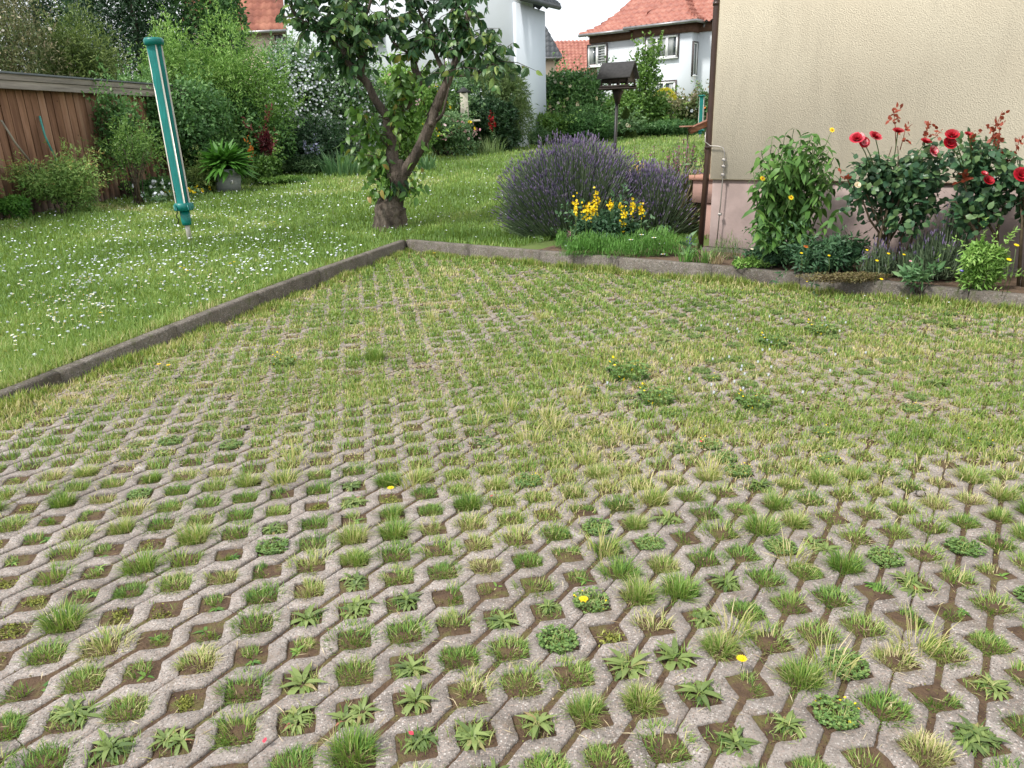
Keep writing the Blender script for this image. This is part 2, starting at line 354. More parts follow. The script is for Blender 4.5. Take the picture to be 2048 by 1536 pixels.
# soil filling the pavers
LY = math.radians(55.97); qc = np.array([-.7996, -1.7764])            # lattice frame -> world
li_dir = np.array([math.cos(LY), math.sin(LY)]); lj_dir = np.array([li_dir[1], -li_dir[0]])       # i runs away to the right, j towards lower right
org = -(qc[0]*li_dir + (-qc[1])*lj_dir)
def lat(i, j): return org + .1*(np.multiply.outer(i, li_dir) + np.multiply.outer(j, lj_dir))
def inlot(x, y, m=0.):
    p = np.stack([x, y], -1) - K0
    cl = p[..., 0]*(-KL[1]) + p[..., 1]*KL[0]; cr_ = p[..., 0]*(-KR[1]) + p[..., 1]*KR[0]
    return (cl < -m*0 - 0) & (cl < 1e9), cl, cr_
def in_lot(x, y, m=.05):
    p0 = np.asarray(x)-K0[0]; p1 = np.asarray(y)-K0[1]
    dl = p0*(-KL[1]) + p1*KL[0]      # positive on the pavers' side of the left kerb
    dr = -(p0*(-KR[1]) + p1*KR[0])   # positive on the pavers' side of the right kerb
    return (dl > m) & (dr > m), dl, dr
xs = np.linspace(-4.5, 7.5, 200); ys = np.linspace(-3, 9.2, 200); gx, gy = np.meshgrid(xs, ys, indexing='ij')
gz = -.0095 + .007*(vnoise(gx, gy, 9, 1)-.5) + .006*(vnoise(gx, gy, 30, 2)-.5)
ok = in_lot(gx, gy, -.06)[0]; gz = np.where(ok, gz, -.055)
a = (np.arange(199)[:, None]*200 + np.arange(199)[None]).ravel(); g = MB(); g.add(np.dstack([gx, gy, gz]).reshape(-1, 3), [np.stack([a, a+200, a+201, a+1], 1)])
g.obj('paver_bedding_soil', M['soil'], smooth=True, kind='structure')

# ------------------------------------------------------------------ grass pavers: 60 x 40 cm stones, four zigzag ribs each
def paver_mesh(v):
    mb = MB(); r = np.random.default_rng(50+v)
    hb, ha = .061, .0655
    def edge(a, row, inner):        # half opening at local position a (dm) on lattice row
        g_ = .008 if inner else .0022
        d = np.abs(((a - row + 1) % 2) - 1)*.1          # distance to the nearest hole centre
        h = ha - d
        h = np.minimum(h, hb - 22*d*d)             # rounded tip
        return np.maximum(h, g_)
    smp = sorted(set([round(x, 4) for k in range(0, 7) for x in (k-.64, k-.57, k-.45, k-.25, k-.1, k-.05, k, k+.05, k+.1, k+.25, k+.45, k+.57, k+.64) if 0 <= x <= 6]))
    A = np.array([.02] + [x for x in smp if .03 < x < 5.97] + [5.98])
    for k in range(4):
        lo = .1*k + edge(A, k, k > 0); hi = .1*(k+1) - edge(A, k+1, k < 3)
        jit = r.uniform(-.0012, .0012, (2, len(A))); lo = lo + jit[0]; hi = hi + jit[1]
        X = A*.1; b = .0035
        prof = [(lo, -.07), (lo, -.006), (lo+b, 0), (hi-b, 0), (hi, -.006), (hi, -.07)]
        V = np.stack([np.stack([X, -yy, np.full(len(X), zz)], 1) for yy, zz in prof], 0)
        n = len(A); F = []
        for q in range(5):
            for i in range(n-1): F.append((q*n+i, (q+1)*n+i, (q+1)*n+i+1, q*n+i+1))
        mb.add(V.reshape(-1, 3), [F])
        for e in (0, n-1):       # end caps
            ids = [q*n+e for q in range(6)]; mb.F.append((np.array([ids if e else ids[::-1]]) + mb.n - len(V.reshape(-1, 3)), 0))
    for k in (1, 2, 3):          # recessed webs that tie the ribs together
        for q in range(4): mb.box(((q*2 + (k+1) % 2)*.1 if 0 < q*2+(k+1) % 2 < 6 else .3, -.1*k, -.06), (.03, .05, .04))
    return mb.mesh('paver', M['paver'])
PM = [paver_mesh(v) for v in range(3)]
pave = bpy.data.objects.new('grass_paver_paving', None); COL.objects.link(pave); pave['kind'] = 'structure'
rotz = math.atan2(li_dir[1], li_dir[0])
npav = 0; cand = []
for c in range(-22, 26):
    base = 3 if c <= 0 else 1
    for q in range(-22, 26):
        i0, j0 = base + 6*q, 1 + 4*c
        ctr = lat(i0+3, j0+2); ok_, dl, dr = in_lot(ctr[0], ctr[1], .16)
        if not ok_ or ctr[1] < .1 or abs(ctr[0]) > 1.1*ctr[1]+3.0: continue
        cand.append((0 if ctr[1] > .8 and abs(ctr[0]) < .72*ctr[1]+.5 else 1, ctr[1], i0, j0, c, q))
cand.sort()
for k, (_, _, i0, j0, c, q) in enumerate(cand[:300]):
    p = lat(i0, j0); o = link('paver', PM[(c*3+q*5) % 3], pave, loc=(p[0], p[1], U(-.004, .001))); o.rotation_euler = (U(-.006, .006), U(-.006, .006), rotz + U(-.003, .003))
if len(cand) > 300:          # stones past the limit of single parts, nearly all outside the picture
    mb = MB(); src = PM[0]; sv = np.empty(len(src.vertices)*3); src.vertices.foreach_get('co', sv); sv = sv.reshape(-1, 3); sf = [np.array([tuple(p.vertices)]) for p in src.polygons]
    by = {}
    for p in src.polygons: by.setdefault(len(p.vertices), []).append(tuple(p.vertices))
    for (_, _, i0, j0, c, q) in cand[300:]:
        p = lat(i0, j0); ca, sa = math.cos(rotz), math.sin(rotz); mb.add(np.stack([sv[:, 0]*ca-sv[:, 1]*sa+p[0], sv[:, 0]*sa+sv[:, 1]*ca+p[1], sv[:, 2]-.002], 1), list(by.values()))
    mb.obj('pavers', M['paver'], pave, kind='stuff')
print('pavers', len(cand))

# ------------------------------------------------------------------ kerbs
def kerb(name, dirv, segs, outside, ztop):
    k = bpy.data.objects.new(name, None); COL.objects.link(k); k['kind'] = 'structure'
    s0 = 0.
    for L in segs:
        a = K0 + dirv*(s0+.003); b = K0 + dirv*(s0+L-.003); za, zb = ztop(a), ztop(b); mb = MB()
        n = 8; t = np.linspace(0, 1, n+1); prof = [(-.0, -.25), (0, -.012), (.012, .0), (.068, .002), (.08, -.01), (.08, -.25)]
        V = []
        for q in t:
            p = a*(1-q)+b*q; z = za*(1-q)+zb*q
            for o_, dz in prof:
                w = o_ + U(-.0015, .0015); pp = p + outside*w; V.append((pp[0], pp[1], z + dz + U(-.002, .002)))
        F = [(i*6+j, i*6+j+1, (i+1)*6+j+1, (i+1)*6+j) for i in range(n) for j in range(5)]
        mb.add(V, [F, [tuple(range(6))[::-1], tuple(n*6+j for j in range(6))]]); mb.obj('kerb_stone', M['kerb'], k)
        s0 += L
zk = lambda p: LZ(p[1]) + .012
kerb('kerb_left', KL, [1.0]*10, np.array([KL[1], -KL[0]]), zk)
kerb('kerb_right', KR, [.98, .96, .93, .95, .78, 1.24] + [1.0]*4, np.array([-KR[1], KR[0]]), zk)

# ------------------------------------------------------------------ house on the right
def P3(p, z): return (p[0], p[1], z)
M['stucco'], n, b, out = newmat('cream_render')
c = ramp(n, noise(n, 1.2, 6, .6), [(.8, .71, .53), (.87, .79, .6)], [.3, .7]); n.links.new(c, b.inputs['Base Color']); b.inputs['Roughness'].default_value = .9; b.inputs['Specular IOR Level'].default_value = .15
st_ = ramp(n, noise(n, 1.1, 7, .7, stretch=(2.2, 2.2, .35)), [(0, 0, 0), (.3, .3, .3)], [.5, .72]); c = mixc(n, st_, c, (.45, .4, .3)); n.links.new(c, b.inputs['Base Color'])
bump(n, b, math_(n, 'ADD', noise(n, 100, 3, .6, stretch=(1, 1, 1.3)), math_(n, 'MULTIPLY', noise(n, 160, 2), .3)), .26, .012)
M['plinth'] = plain('pink_plinth', (.345, .268, .25), (.25, .195, .18), 2.2, .9, .5, .006, detail=9, bscale=40, spec=.2, c3=(.39, .32, .3))
M['brown'] = plain('brown_metal', (.055, .028, .02), (.035, .018, .013), 6, .35, spec=.5)
M['zinc'] = plain('zinc_wire', (.4, .38, .35), (.28, .26, .24), 10, .4, metal=.6)
house = thing('rendered_house', 'cream roughcast house wall with pink plinth filling the upper right', 'house', P3(hc, .13))
HL, HD = 12., 9.
def hbox(name, mat, s0, s1, d0, d1, z0, z1, parent=house, bev=0):
    c = hc + hu*(s0+s1)/2 + hn*(d0+d1)/2; mb = MB(); mb.box((c[0], c[1], (z0+z1)/2), (s1-s0, d1-d0, z1-z0), (hu[0], hu[1], 0), (hn[0], hn[1], 0), bev=bev); return mb.obj(name, mat, parent)
hbox('wall', M['stucco'], 0, HL, 0, HD, .83, 6.4, bev=.006)
hbox('plinth', M['plinth'], .02, HL-.02, .03, HD-.02, -.2, .832)
hbox('footing_ledge', M['kerb'], -.02, HL, -.06, .04, -.1, .165, bev=.01)
mb = MB(); dp = hc + hu*(-.04) + hn*.03
mb.tube([P3(dp, 6.3), P3(dp, 3), P3(dp, 1.2), P3(dp-hu*.01, .9), P3(dp-hu*.03-hn*.01, .1)], .03, 14); pipe = mb.obj('downpipe', M['brown'], house, True)
for z in (1.12, 2.4, 4.2):
    mb = MB(); mb.tube([P3(dp, z), P3(dp, z+.03)], .036, 14); mb.obj('pipe_bracket', M['brown'], pipe)
mb = MB(); w0 = hc - hn*.03
pts = [P3(hc+hu*-.06-hn*.02, 1.28), P3(hc+hu*-.055-hn*.035, 1.19), P3(w0+hu*.0, 1.15), P3(w0+hu*.09, 1.145), P3(w0+hu*.135, 1.13), P3(w0+hu*.15, 1.09), P3(w0+hu*.15, .9), P3(w0+hu*.145, .7), P3(w0+hu*.125, .16)]
mb.tube(pts, .006, 6); rod = mb.obj('lightning_conductor', M['zinc'], house, True)
for s_, z in ((.15, 1.02), (.15, .96), (.15, .88), (.142, .5)):
    mb = MB(); mb.box(P3(w0+hu*s_, z), (.034, .03, .026), (hu[0], hu[1], 0), (hn[0], hn[1], 0), bev=.004); mb.obj('clamp', M['zinc'], rod)
# terrace wall and hand rail behind the corner
M['terrace'] = plain('pink_terrace_paint', (.36, .23, .195), (.28, .175, .15), 4, .85, .3, .004)
M['tile'] = plain('terracotta_cap', (.38, .2, .15), (.3, .155, .115), 5, .7)
tq = at(1383, 350, 8.6); tw = thing('terrace_wall', 'low pink terrace wall with terracotta cap beside the brown downpipe', 'wall', (tq[0], tq[1], .13))
def tbox(name, mat, s0, s1, d0, d1, z0, z1, bev=.004):
    o2 = np.array([tq[0], tq[1]]); c = o2 + hu*(s0+s1)/2 + hn*(d0+d1)/2; mb = MB(); mb.box((c[0], c[1], (z0+z1)/2), (s1-s0, d1-d0, z1-z0), (hu[0], hu[1], 0), (hn[0], hn[1], 0), bev=bev); mb.obj(name, mat, tw)
zt = tq[2]
tbox('cap_slab', M['tile'], -.02, 2.2, -.03, .5, zt-.055, zt); tbox('upper_panel', M['terrace'], .02, 2.2, 0, .46, zt-.3, zt-.055); tbox('lower_panel', M['terrace'], .12, 2.2, .02, .46, -.1, zt-.31)
M['railwood'] = plain('red_brown_wood', (.2, .08, .05), (.13, .05, .03), 10, .5, .2, .003, stretch=(1, 1, 6), c3=(.3, .17, .12))
rl = thing('hand_rail', 'weathered red brown wooden stair rail sloping up behind the house corner', 'handrail', fx(1400, 11))
a_, b_ = at(1378, 262, 11), at(1432, 238, 11.1); mb = MB(); d_ = nrm(b_-a_); mb.box((a_+b_)/2, (np.linalg.norm(b_-a_), .12, .09), d_, (0, 1, 0), np.cross(d_, (0, 1, 0))*-1, bev=.01); mb.obj('rail', M['railwood'], rl)
pz = at(1422, 262, 11.05); mb = MB(); mb.box((pz[0], pz[1], (pz[2]+.2)/2+.15), (.12, .12, pz[2]-.0), bev=.008); mb.obj('post', M['railwood'], rl)
a_ = at(1376, 268, 11); mb = MB(); mb.tube([(a_[0], 11, a_[2]), (a_[0]-.02, 11, .2)], .009, 6); mb.obj('thin_baluster', M['brown'], rl)
a_ = at(1372, 253, 11); mb = MB(); mb.box(a_, (.16, .16, .02)); mb.obj('lamp_plate', M['tile'], rl)

# ------------------------------------------------------------------ shed on the left
def plank_mat(name, c1, c2, c3):
    m, n, b, out = newmat(name); f = noise(n, 3.5, 6, .65, stretch=(4, 4, .35))
    f = math_(n, 'ADD', f, math_(n, 'MULTIPLY', math_(n, 'SUBTRACT', orand(n), .5), .4))
    c = ramp(n, f, [c1, c2, c3], [.25, .5, .75])
    tc = n.nodes.new('ShaderNodeTexCoord'); sx = n.nodes.new('ShaderNodeSeparateXYZ'); n.links.new(tc.outputs['Object'], sx.inputs[0])
    wz = math_(n, 'ADD', sx.outputs[2], math_(n, 'MULTIPLY', noise(n, 5, 4), .8))
    g_ = ramp(n, wz, [(.75, .75, .75), (0, 0, 0)], [.6, 1.5]); c = mixc(n, g_, c, (.2, .17, .145))
    kn = ramp(n, voro(n, 3.2), [(1, 1, 1), (0, 0, 0)], [.03, .06]); c = mixc(n, math_(n, 'MULTIPLY', kn, .8), c, (.06, .025, .015))
    n.links.new(c, b.inputs['Base Color']); b.inputs['Roughness'].default_value = .8; b.inputs['Specular IOR Level'].default_value = .2
    bump(n, b, noise(n, 30, 5, .6, stretch=(3, 3, .15)), .4, .004); return m
M['plank'] = plank_mat('red_brown_plank', (.15, .075, .042), (.27, .145, .085), (.36, .22, .145))
M['fascia'] = plain('grey_weathered_board', (.27, .24, .2), (.16, .14, .115), 4, .85, .5, .006, stretch=(.3, .3, 5), detail=7, c3=(.34, .3, .25))
M['felt'] = plain('roof_edge_metal', (.13, .15, .155), (.09, .1, .105), 5, .5)
sR, sL = np.array([-7.39, 14.37]), np.array([-7.92, 11.87]); su = nrm(sR-sL); sn = np.array([su[1], -su[0]])
shed = thing('garden_shed', 'red brown plank garden shed with grey fascia at the left edge', 'shed', (sL[0], sL[1], .2))
x = -3.2; k = 0
while x < 5.4:
    w = U(.13, .175); c = sL + su*(x+w/2) + sn*U(-.006, .006); mb = MB(); zb = LZ(c[1]) - .02 + U(0, .03)
    mb.box((c[0], c[1], (zb+2.3)/2), (w-.008, .02, 2.3-zb), (su[0], su[1], 0), (sn[0], sn[1], 0), bev=.003); mb.obj('plank', M['plank'], shed); x += w; k += 1
mb = MB(); c = sL + su*.5 - sn*1.3; mb.box((c[0], c[1], 1.1), (7.3, 2.4, 2.2), (su[0], su[1], 0), (sn[0], sn[1], 0)); mb.obj('wall', M['plank'], shed)
for dz, hh, off in ((2.235, .125, .13), (2.345, .095, .15)):
    c = sL + su*.92 + sn*off; mb = MB(); mb.box((c[0], c[1], dz), (8.5, .03, hh-.006), (su[0], su[1], 0), (sn[0], sn[1], 0), bev=.004); mb.obj('fascia_board', M['fascia'], shed)
c = sL + su*.92 - sn*1.2; mb = MB(); mb.box((c[0], c[1], 2.408), (8.6, 2.8, .03), (su[0], su[1], 0), (sn[0], sn[1], 0), bev=.008); mb.obj('roof', M['felt'], shed)
def on_shed(px, py, off=.05):   # point on the shed's front plane seen at that pixel
    d = FW + RT*(px-1024)/FPX - UP*(py-768)/FPX; o2 = sL + sn*off; t = np.dot(o2, sn)/np.dot(d[:2], sn); return CAM + d*t
M['teal'] = plain('teal_handle', (.06, .32, .28), (.05, .25, .22), 8, .4); M['greywood'] = plain('grey_handle', (.3, .27, .22), (.2, .18, .14), 12, .7)
def tool(label, cat, p, mat):
    a_ = on_shed(*p[0], .14); o = thing('garden_tool', label, cat, a_); mb = MB(); mb.tube([on_shed(*q, .04 + .05*i) for i, q in enumerate(p)], .016, 8); mb.obj('handle', mat, o, True)
    e = on_shed(*p[-1], .16); mb = MB(); mb.box(e-np.array([0, 0, .14]), (.2, .05, .28), (su[0], su[1], 0), (sn[0], sn[1], 0), bev=.01); mb.obj('tool_head', M['brown'], o)
tool('grey wooden tool handle leaning on the shed near its left end', 'tool handle', [(2, 240), (30, 285), (62, 325)], M['greywood'])
tool('teal curved tool handle leaning on the shed right of the grey one', 'tool handle', [(79, 232), (90, 272), (118, 332)], M['teal'])

# ------------------------------------------------------------------ closed rotary dryer in a teal cover
M['cover'] = plain('teal_cover', (.005, .2, .185), (.004, .145, .135), 7, .7, .6, .012, stretch=(6, 6, 1), bscale=9); M['alu'] = plain('aluminium_arm', (.42, .41, .36), (.34, .33, .29), 7, .4, metal=.2)
M['plastic'] = plain('dark_teal_plastic', (.0, .17, .15), (.0, .13, .115), 8, .4); M['black'] = plain('black_metal', (.018, .018, .02), (.012, .012, .013), 8, .45)
db = lawnpt(380, 482); YD = db[1]
def dryer(label, b, top, w, name='rotary_dryer'):
    o = thing(name, label, 'clothes dryer', b); b = np.array(b); top = np.array(top); ax = nrm(top-b); L = np.linalg.norm(top-b)
    X = nrm(np.cross(ax, (0, 1, 0))); Yv = np.cross(X, ax)*1.; pt = lambda s, r=0, a=0: b + ax*L*s + (X*math.cos(a)+Yv*math.sin(a))*r
    mb = MB(); mb.tube([pt(-.05), pt(.14)], .022*w, 12); mb.obj('ground_pole', M['alu'], o, True)
    mb = MB(); mb.tube([pt(.085), pt(.1), pt(.165)], [.04*w, .043*w, .043*w], 12); mb.obj('socket', M['plastic'], o, True)
    mb = MB(); mb.tube([pt(.16), pt(.162), pt(.2), pt(.202)], [.05*w, .078*w, .078*w, .06*w], 16); cl = mb.obj('collar', M['plastic'], o)
    for k in range(4):
        a = k*math.pi/2+.6
        mb = MB(); mb.box(pt(.18, .085*w, a), (.02*w, .03*w, .07), nrm(X*math.cos(a)+Yv*math.sin(a)), nrm(-X*math.sin(a)+Yv*math.cos(a)), ax, bev=.004); mb.obj('clip', M['plastic'], cl)
    ang = np.array([-3.05, -2.15, -.3, 1.3])
    for k in range(4):      # folded cloth panels between the arms
        a0, a1 = ang[k], ang[(k+1) % 4] + (2*math.pi if k == 3 else 0); mb = MB(); q = np.linspace(a0+.08, a1-.08, 7); V = []; n_ = 14
        for s in np.linspace(.2, .972, n_):
            for aa, t in zip(q, np.linspace(0, 1, 7)):
                r = (.062 - .012*math.sin(t*math.pi) + .003*math.sin(s*40+k))*w*(.78+.25*s); V.append(pt(s, r, aa))
        mb.add(V, [[(i*7+j, i*7+j+1, (i+1)*7+j+1, (i+1)*7+j) for i in range(n_-1) for j in range(6)]]); mb.obj('cover_panel', M['cover'], o, True)
    for a in ang:
        mb = MB(); e = nrm(X*math.cos(a)+Yv*math.sin(a)); mb.box((pt(.2, .065*w*.83, a)+pt(.975, .068*w, a))/2, (.012*w, .014*w, L*.775), e, np.cross(ax, e), ax, bev=.003); mb.obj('folded_arm', M['alu'], o)
    mb = MB(); mb.tube([pt(.965), pt(.967), pt(.99), pt(1.0)], [.06*w, .08*w, .082*w, .072*w], 10); mb.obj('top_cap', M['plastic'], o)
    mb = MB(); p = [pt(.18, .07*w, .2)]; 
    for k in range(8): p.append(pt(.18-.013*k, (.085+.012*math.sin(k*2.1))*w, .2))
    mb.tube(p, .006, 6); mb.obj('crank_cord', M['black'], o, True)
dryer('tall teal covered rotary dryer leaning left on the daisy lawn', db, at(306, 76, YD), 1.35)
d2 = lawnpt(1401, 268); d2 = fx(1401, 30); dryer('small distant teal rotary dryer standing at the far lawn edge', d2, at(1404, 190, 30), 1.6)

# ------------------------------------------------------------------ bird feeder on a pole
M['feeder'] = plain('black_brown_wood', (.032, .023, .02), (.016, .012, .01), 14, .75, .4, .004); M['felt2'] = plain('grey_roof_felt', (.045, .045, .047), (.028, .028, .03), 30, .85, .4, .003)
FY = 10.6; fb = fx(1227, FY); bf_ = thing('bird_feeder', 'dark wooden bird house on a tall black pole behind the lavender', 'bird feeder', fb)
ft = at(1235, 188, FY); mb = MB(); mb.tube([fb-[0, 0, .1], (ft[0]-.005, FY, ft[2]-.02)], .022, 10); mb.obj('pole', M['black'], bf_, True)
c = at(1236, 179, FY); mb = MB(); mb.tube([(ft[0], FY, ft[2]-.13), (ft[0], FY, ft[2]-.02), (c[0], FY, c[2]-.005)], [.03, .055, .085], 4); mb.obj('bracket', M['feeder'], bf_)
fu = np.array([math.cos(.45), math.sin(.45)*1, 0]); fv = np.array([-fu[1], fu[0], 0])           # ridge along fu rotated
fu, fv = np.array([.80, .6, 0])*1., np.array([-.6, .8, 0])
ridge = np.array([.88, -.47, 0]); gab = np.array([.47, .88, 0])
c = np.array([c[0], FY, c[2]])
mb = MB(); mb.box(c+[0, 0, .01], (.42, .34, .02), ridge, gab, bev=.003); mb.obj('floor_board', M['feeder'], bf_)
for a in (-.18, -.06, .06, .18):
    for b_s in (-.14, .14):
        mb = MB(); mb.box(c+ridge*a+gab*b_s+[0, 0, .07], (.022, .022, .1), ridge, gab); mb.obj('corner_post', M['feeder'], bf_)
for s in (-1, 1):
    mb = MB(); mb.box(c+gab*s*.155+[0, 0, .035], (.4, .012, .03), ridge, gab); mb.obj('rim', M['feeder'], bf_)
    mb = MB(); mb.box(c+gab*s*.142+[0, 0, .11], (.36, .01, .06), ridge, gab); mb.obj('side_board', M['feeder'], bf_)
    p = [c+ridge*s*.17+gab*q+np.array([0, 0, z]) for q, z in ((-.14, .085), (.14, .085), (.14, .13), (0, .29), (-.14, .13))]; mb = MB()
    V = np.array(p + [q+ridge*.012*s for q in p]); mb.add(V, [[(0, 1, 2, 3, 4)], [(5, 9, 8, 7, 6)], [(i, (i+1) % 5, 5+(i+1) % 5, 5+i) for i in range(5)]]); mb.obj('gable', M['feeder'], bf_)
    e = nrm(gab*s*.2 - np.array([0, 0, .2])); cc = c + gab*s*.1 + np.array([0, 0, .232]); mb = MB()
    mb.box(cc + np.cross(ridge, e)*0, (.46, .29, .016), ridge, e, np.cross(ridge, e), bev=.003); mb.obj('roof_slope', M['felt2'], bf_)

# ------------------------------------------------------------------ cream bird table far behind the cherry
M['creamp'] = plain('cream_painted_wood', (.55, .52, .42), (.42, .4, .32), 8, .6)
q = fx(930, 25); bt = thing('bird_table', 'cream bird feeder column on a flat tray right of the cherry', 'bird table', q)
t_ = at(930, 242, 25); mb = MB(); mb.box(t_, (.98, .5, .06), bev=.01); mb.obj('tray', M['creamp'], bt)
mb = MB(); mb.tube([(t_[0], 25, t_[2]-.02), (t_[0], 25, q[2]-.1)], .04, 8); mb.obj('post', M['feeder'], bt)
mb = MB(); mb.box(t_+[0, 0, .43], (.25, .23, .8), bev=.01); mb.obj('column', M['creamp'], bt)
mb = MB(); mb.box(t_+[-.02, -.12, .12], (.12, .02, .12), bev=.01); mb.obj('opening', M['black'], bt)
mb = MB(); mb.tube([t_+[0, 0, .83], t_+[0, 0, .86], t_+[0, 0, 1.0]], [.2, .22, .03], 4); mb.obj('roof', M['felt2'], bt)

# ------------------------------------------------------------------ far houses
M['white'] = plain('white_render', (.62, .66, .7), (.58, .62, .66), .6, .9, .15, .004, spec=.15)
M['white2'] = plain('bluish_white_render', (.62, .67, .73), (.57, .62, .68), .5, .9, .15, .004, spec=.15)
M['creamw'] = plain('cream_render_far', (.66, .55, .42), (.6, .5, .38), .6, .9)
M['brick'] = plain('brown_brick_band', (.14, .07, .055), (.09, .045, .035), 6, .85, .4, .01)
M['frame'] = plain('white_window_frame', (.8, .81, .82), (.76, .77, .78), 2, .4)
M['glass'], n, b, out = newmat('window_glass'); b.inputs['Base Color'].default_value = (.05, .065, .075, 1); b.inputs['Roughness'].default_value = .06; b.inputs['Specular IOR Level'].default_value = .8
M['curtain'] = plain('curtain', (.4, .42, .42), (.22, .24, .25), 4, .8, stretch=(6, 6, .4))
M['roofred'] = plain('red_clay_tiles', (.34, .13, .095), (.26, .09, .068), 3, .6, .3, .01, c3=(.42, .19, .14), detail=7)
M['roofold'] = plain('old_red_tiles', (.27, .095, .065), (.15, .06, .048), 1.5, .8, .3, .01, c3=(.42, .18, .12), detail=7)
M['slate'] = plain('dark_grey_tiles', (.07, .08, .09), (.045, .052, .06), 3, .6)
M['gutter'] = plain('zinc_gutter', (.3, .3, .31), (.22, .22, .23), 4, .4, metal=.5)
M['darkframe'] = plain('dark_reveal', (.11, .09, .09), (.08, .07, .07), 4, .8)
Zu = np.array([0, 0, 1.])
def roof_loft(name, mat, corners, prof, parent, tile=.3, faces=(0, 1, 2, 3), step=.07):
    """hip roof: rectangle corners (counter-clockwise, eave level) pulled inwards by prof=[(inset,height)...], tiles as lipped wavy courses"""
    mb = MB(); c4 = np.array(corners, float); e = [nrm(c4[(i+1) % 4]-c4[i]) for i in range(4)]
    def ring(d):
        out_ = []
        for i in range(4):
            a = e[i-1]; b2 = e[i]; out_.append(c4[i] + (b2 - a)*d)
        return out_
    ds = np.array([p[0] for p in prof]); hs = np.array([p[1] for p in prof])
    arc = np.concatenate([[0], np.cumsum(np.hypot(np.diff(ds), np.diff(hs)))]); nr = max(2, int(arc[-1]/.33))
    sv = np.linspace(0, arc[-1], nr+1); dv = np.interp(sv, arc, ds); hv = np.interp(sv, arc, hs)
    for f in faces:
        L = np.linalg.norm(c4[(f+1) % 4]-c4[f]); nc = max(3, int(L/tile))*4
        for r in range(nr):
            A0, B0 = ring(dv[r])[f], ring(dv[r])[(f+1) % 4]; A1, B1 = ring(dv[r+1])[f], ring(dv[r+1])[(f+1) % 4]
            if np.dot(B0-A0, e[f]) <= .02: continue
            if np.dot(B1-A1, e[f]) < 0: A1 = B1 = (A1+B1)/2
            s_ = np.linspace(0, L, nc+1); lo0, hi0 = np.dot(A0-c4[f], e[f]), np.dot(B0-c4[f], e[f]); lo1, hi1 = np.dot(A1-c4[f], e[f]), np.dot(B1-c4[f], e[f])
            t0 = np.clip(s_, lo0, hi0); t1 = np.clip(s_, lo1, max(lo1, hi1))
            inn0 = A0 - e[f]*np.dot(A0-c4[f], e[f]); inn1 = A1 - e[f]*np.dot(A1-c4[f], e[f])
            wv = .055*np.sin(np.arange(nc+1)*math.pi/2)
            P0 = inn0 + e[f]*t0[:, None] + Zu*(hv[r]+step+wv)[:, None]; P1 = inn1 + e[f]*t1[:, None] + Zu*(hv[r+1]+wv*.8)[:, None]; Pm = P0 - Zu*(step+.02)
            V = np.vstack([P0, P1, Pm]); i = np.arange(nc); m_ = nc+1
            keep = (t0[1:]-t0[:-1] > 1e-4) | (t1[1:]-t1[:-1] > 1e-4); i = i[keep]
            mb.add(V, [np.stack([i, i+1, i+1+m_, i+m_], 1), np.stack([i+2*m_, i+1+2*m_, i+1, i], 1)], .5)
    return mb.obj(name, mat, parent, kind='stuff')
def vwindow(parent, c, uu, vv, w, h, leaves=2, frame=.09, reveal=True, blind=False):
    """window standing in the wall at centre c; uu along the wall, vv outwards"""
    fr = MB(); 
    if reveal:
        for s in (-1, 1): fr.box(c+uu*s*(w/2+.03)+vv*.0, (.06, .12, h+.12), uu, vv, Zu, mi=1)
        fr.box(c+Zu*(h/2+.03), (w, .12, .06), uu, vv, Zu, mi=1)
    fr.box(c+Zu*(-h/2-.03)+vv*.05, (w+.1, .16, .05), uu, vv, Zu)
    for s in (-1, 1): fr.box(c+uu*s*(w/2-frame/2)+vv*.02, (frame, .06, h), uu, vv, Zu); fr.box(c+Zu*s*(h/2-frame/2)+vv*.022, (w-.002, .056, frame), uu, vv, Zu)
    for k in range(1, leaves): fr.box(c+uu*(-w/2+w*k/leaves)+vv*.03, (frame*1.5, .06, h-.01), uu, vv, Zu)
    f = fr.obj('window', [M['frame'], M['darkframe']], parent)
    for k in range(leaves):
        x0 = -w/2 + w*(k+.5)/leaves; mb = MB(); mb.box(c+uu*x0+vv*.0, (w/leaves-frame, .02, h-2*frame), uu, vv, Zu); mb.obj('pane', M['glass'], f)
        mb = MB(); mb.box(c+uu*(x0+(.16*w/leaves if k % 2 else -.16*w/leaves))+vv*.012, (w/leaves*.5, .004, h-2.6*frame), uu, vv, Zu); mb.obj('curtain', M['curtain'], f)
    if blind:
        for q in range(7): mb = MB(); mb.box(c+uu*w*.25+vv*.03+Zu*(h/2-frame-.08-q*h*.12), (w/2-frame*1.4, .01, h*.06), uu, vv, Zu); mb.obj('blind_slat', M['curtain'], f)
# red roofed house
pA = at(1165, 68, 44.); zE = pA[2]; pB = at(1387, 42, 40.)
ru = nrm(np.array([pB[0]-pA[0], pB[1]-pA[1], 0])); rn = np.array([ru[1], -ru[0], 0])       # rn points at the viewer
rh = thing('red_roofed_house', 'white house with bell shaped red tiled hip roof behind the bird feeder', 'house', (pA[0], pA[1], LZ(44)))
LA = np.linalg.norm(pB[:2]-pA[:2]); zb = .2
def rbox(name, mat, s0, s1, d0, d1, z0, z1, par=rh):
    c = pA*[1, 1, 0] + ru*(s0+s1)/2 + rn*(d0+d1)/2 + Zu*(z0+z1)/2; mb = MB(); mb.box(c, (s1-s0, d1-d0, z1-z0), ru, rn, Zu); return mb.obj(name, mat, par)
sB = LA*.50                       # where the bay begins
rbox('wall', M['white'], .1, LA+1.6, -9, -.7, zb, zE-.42); rbox('bay_wall', M['white'], sB, LA-.05, -2, 0, zb, zE-.46)
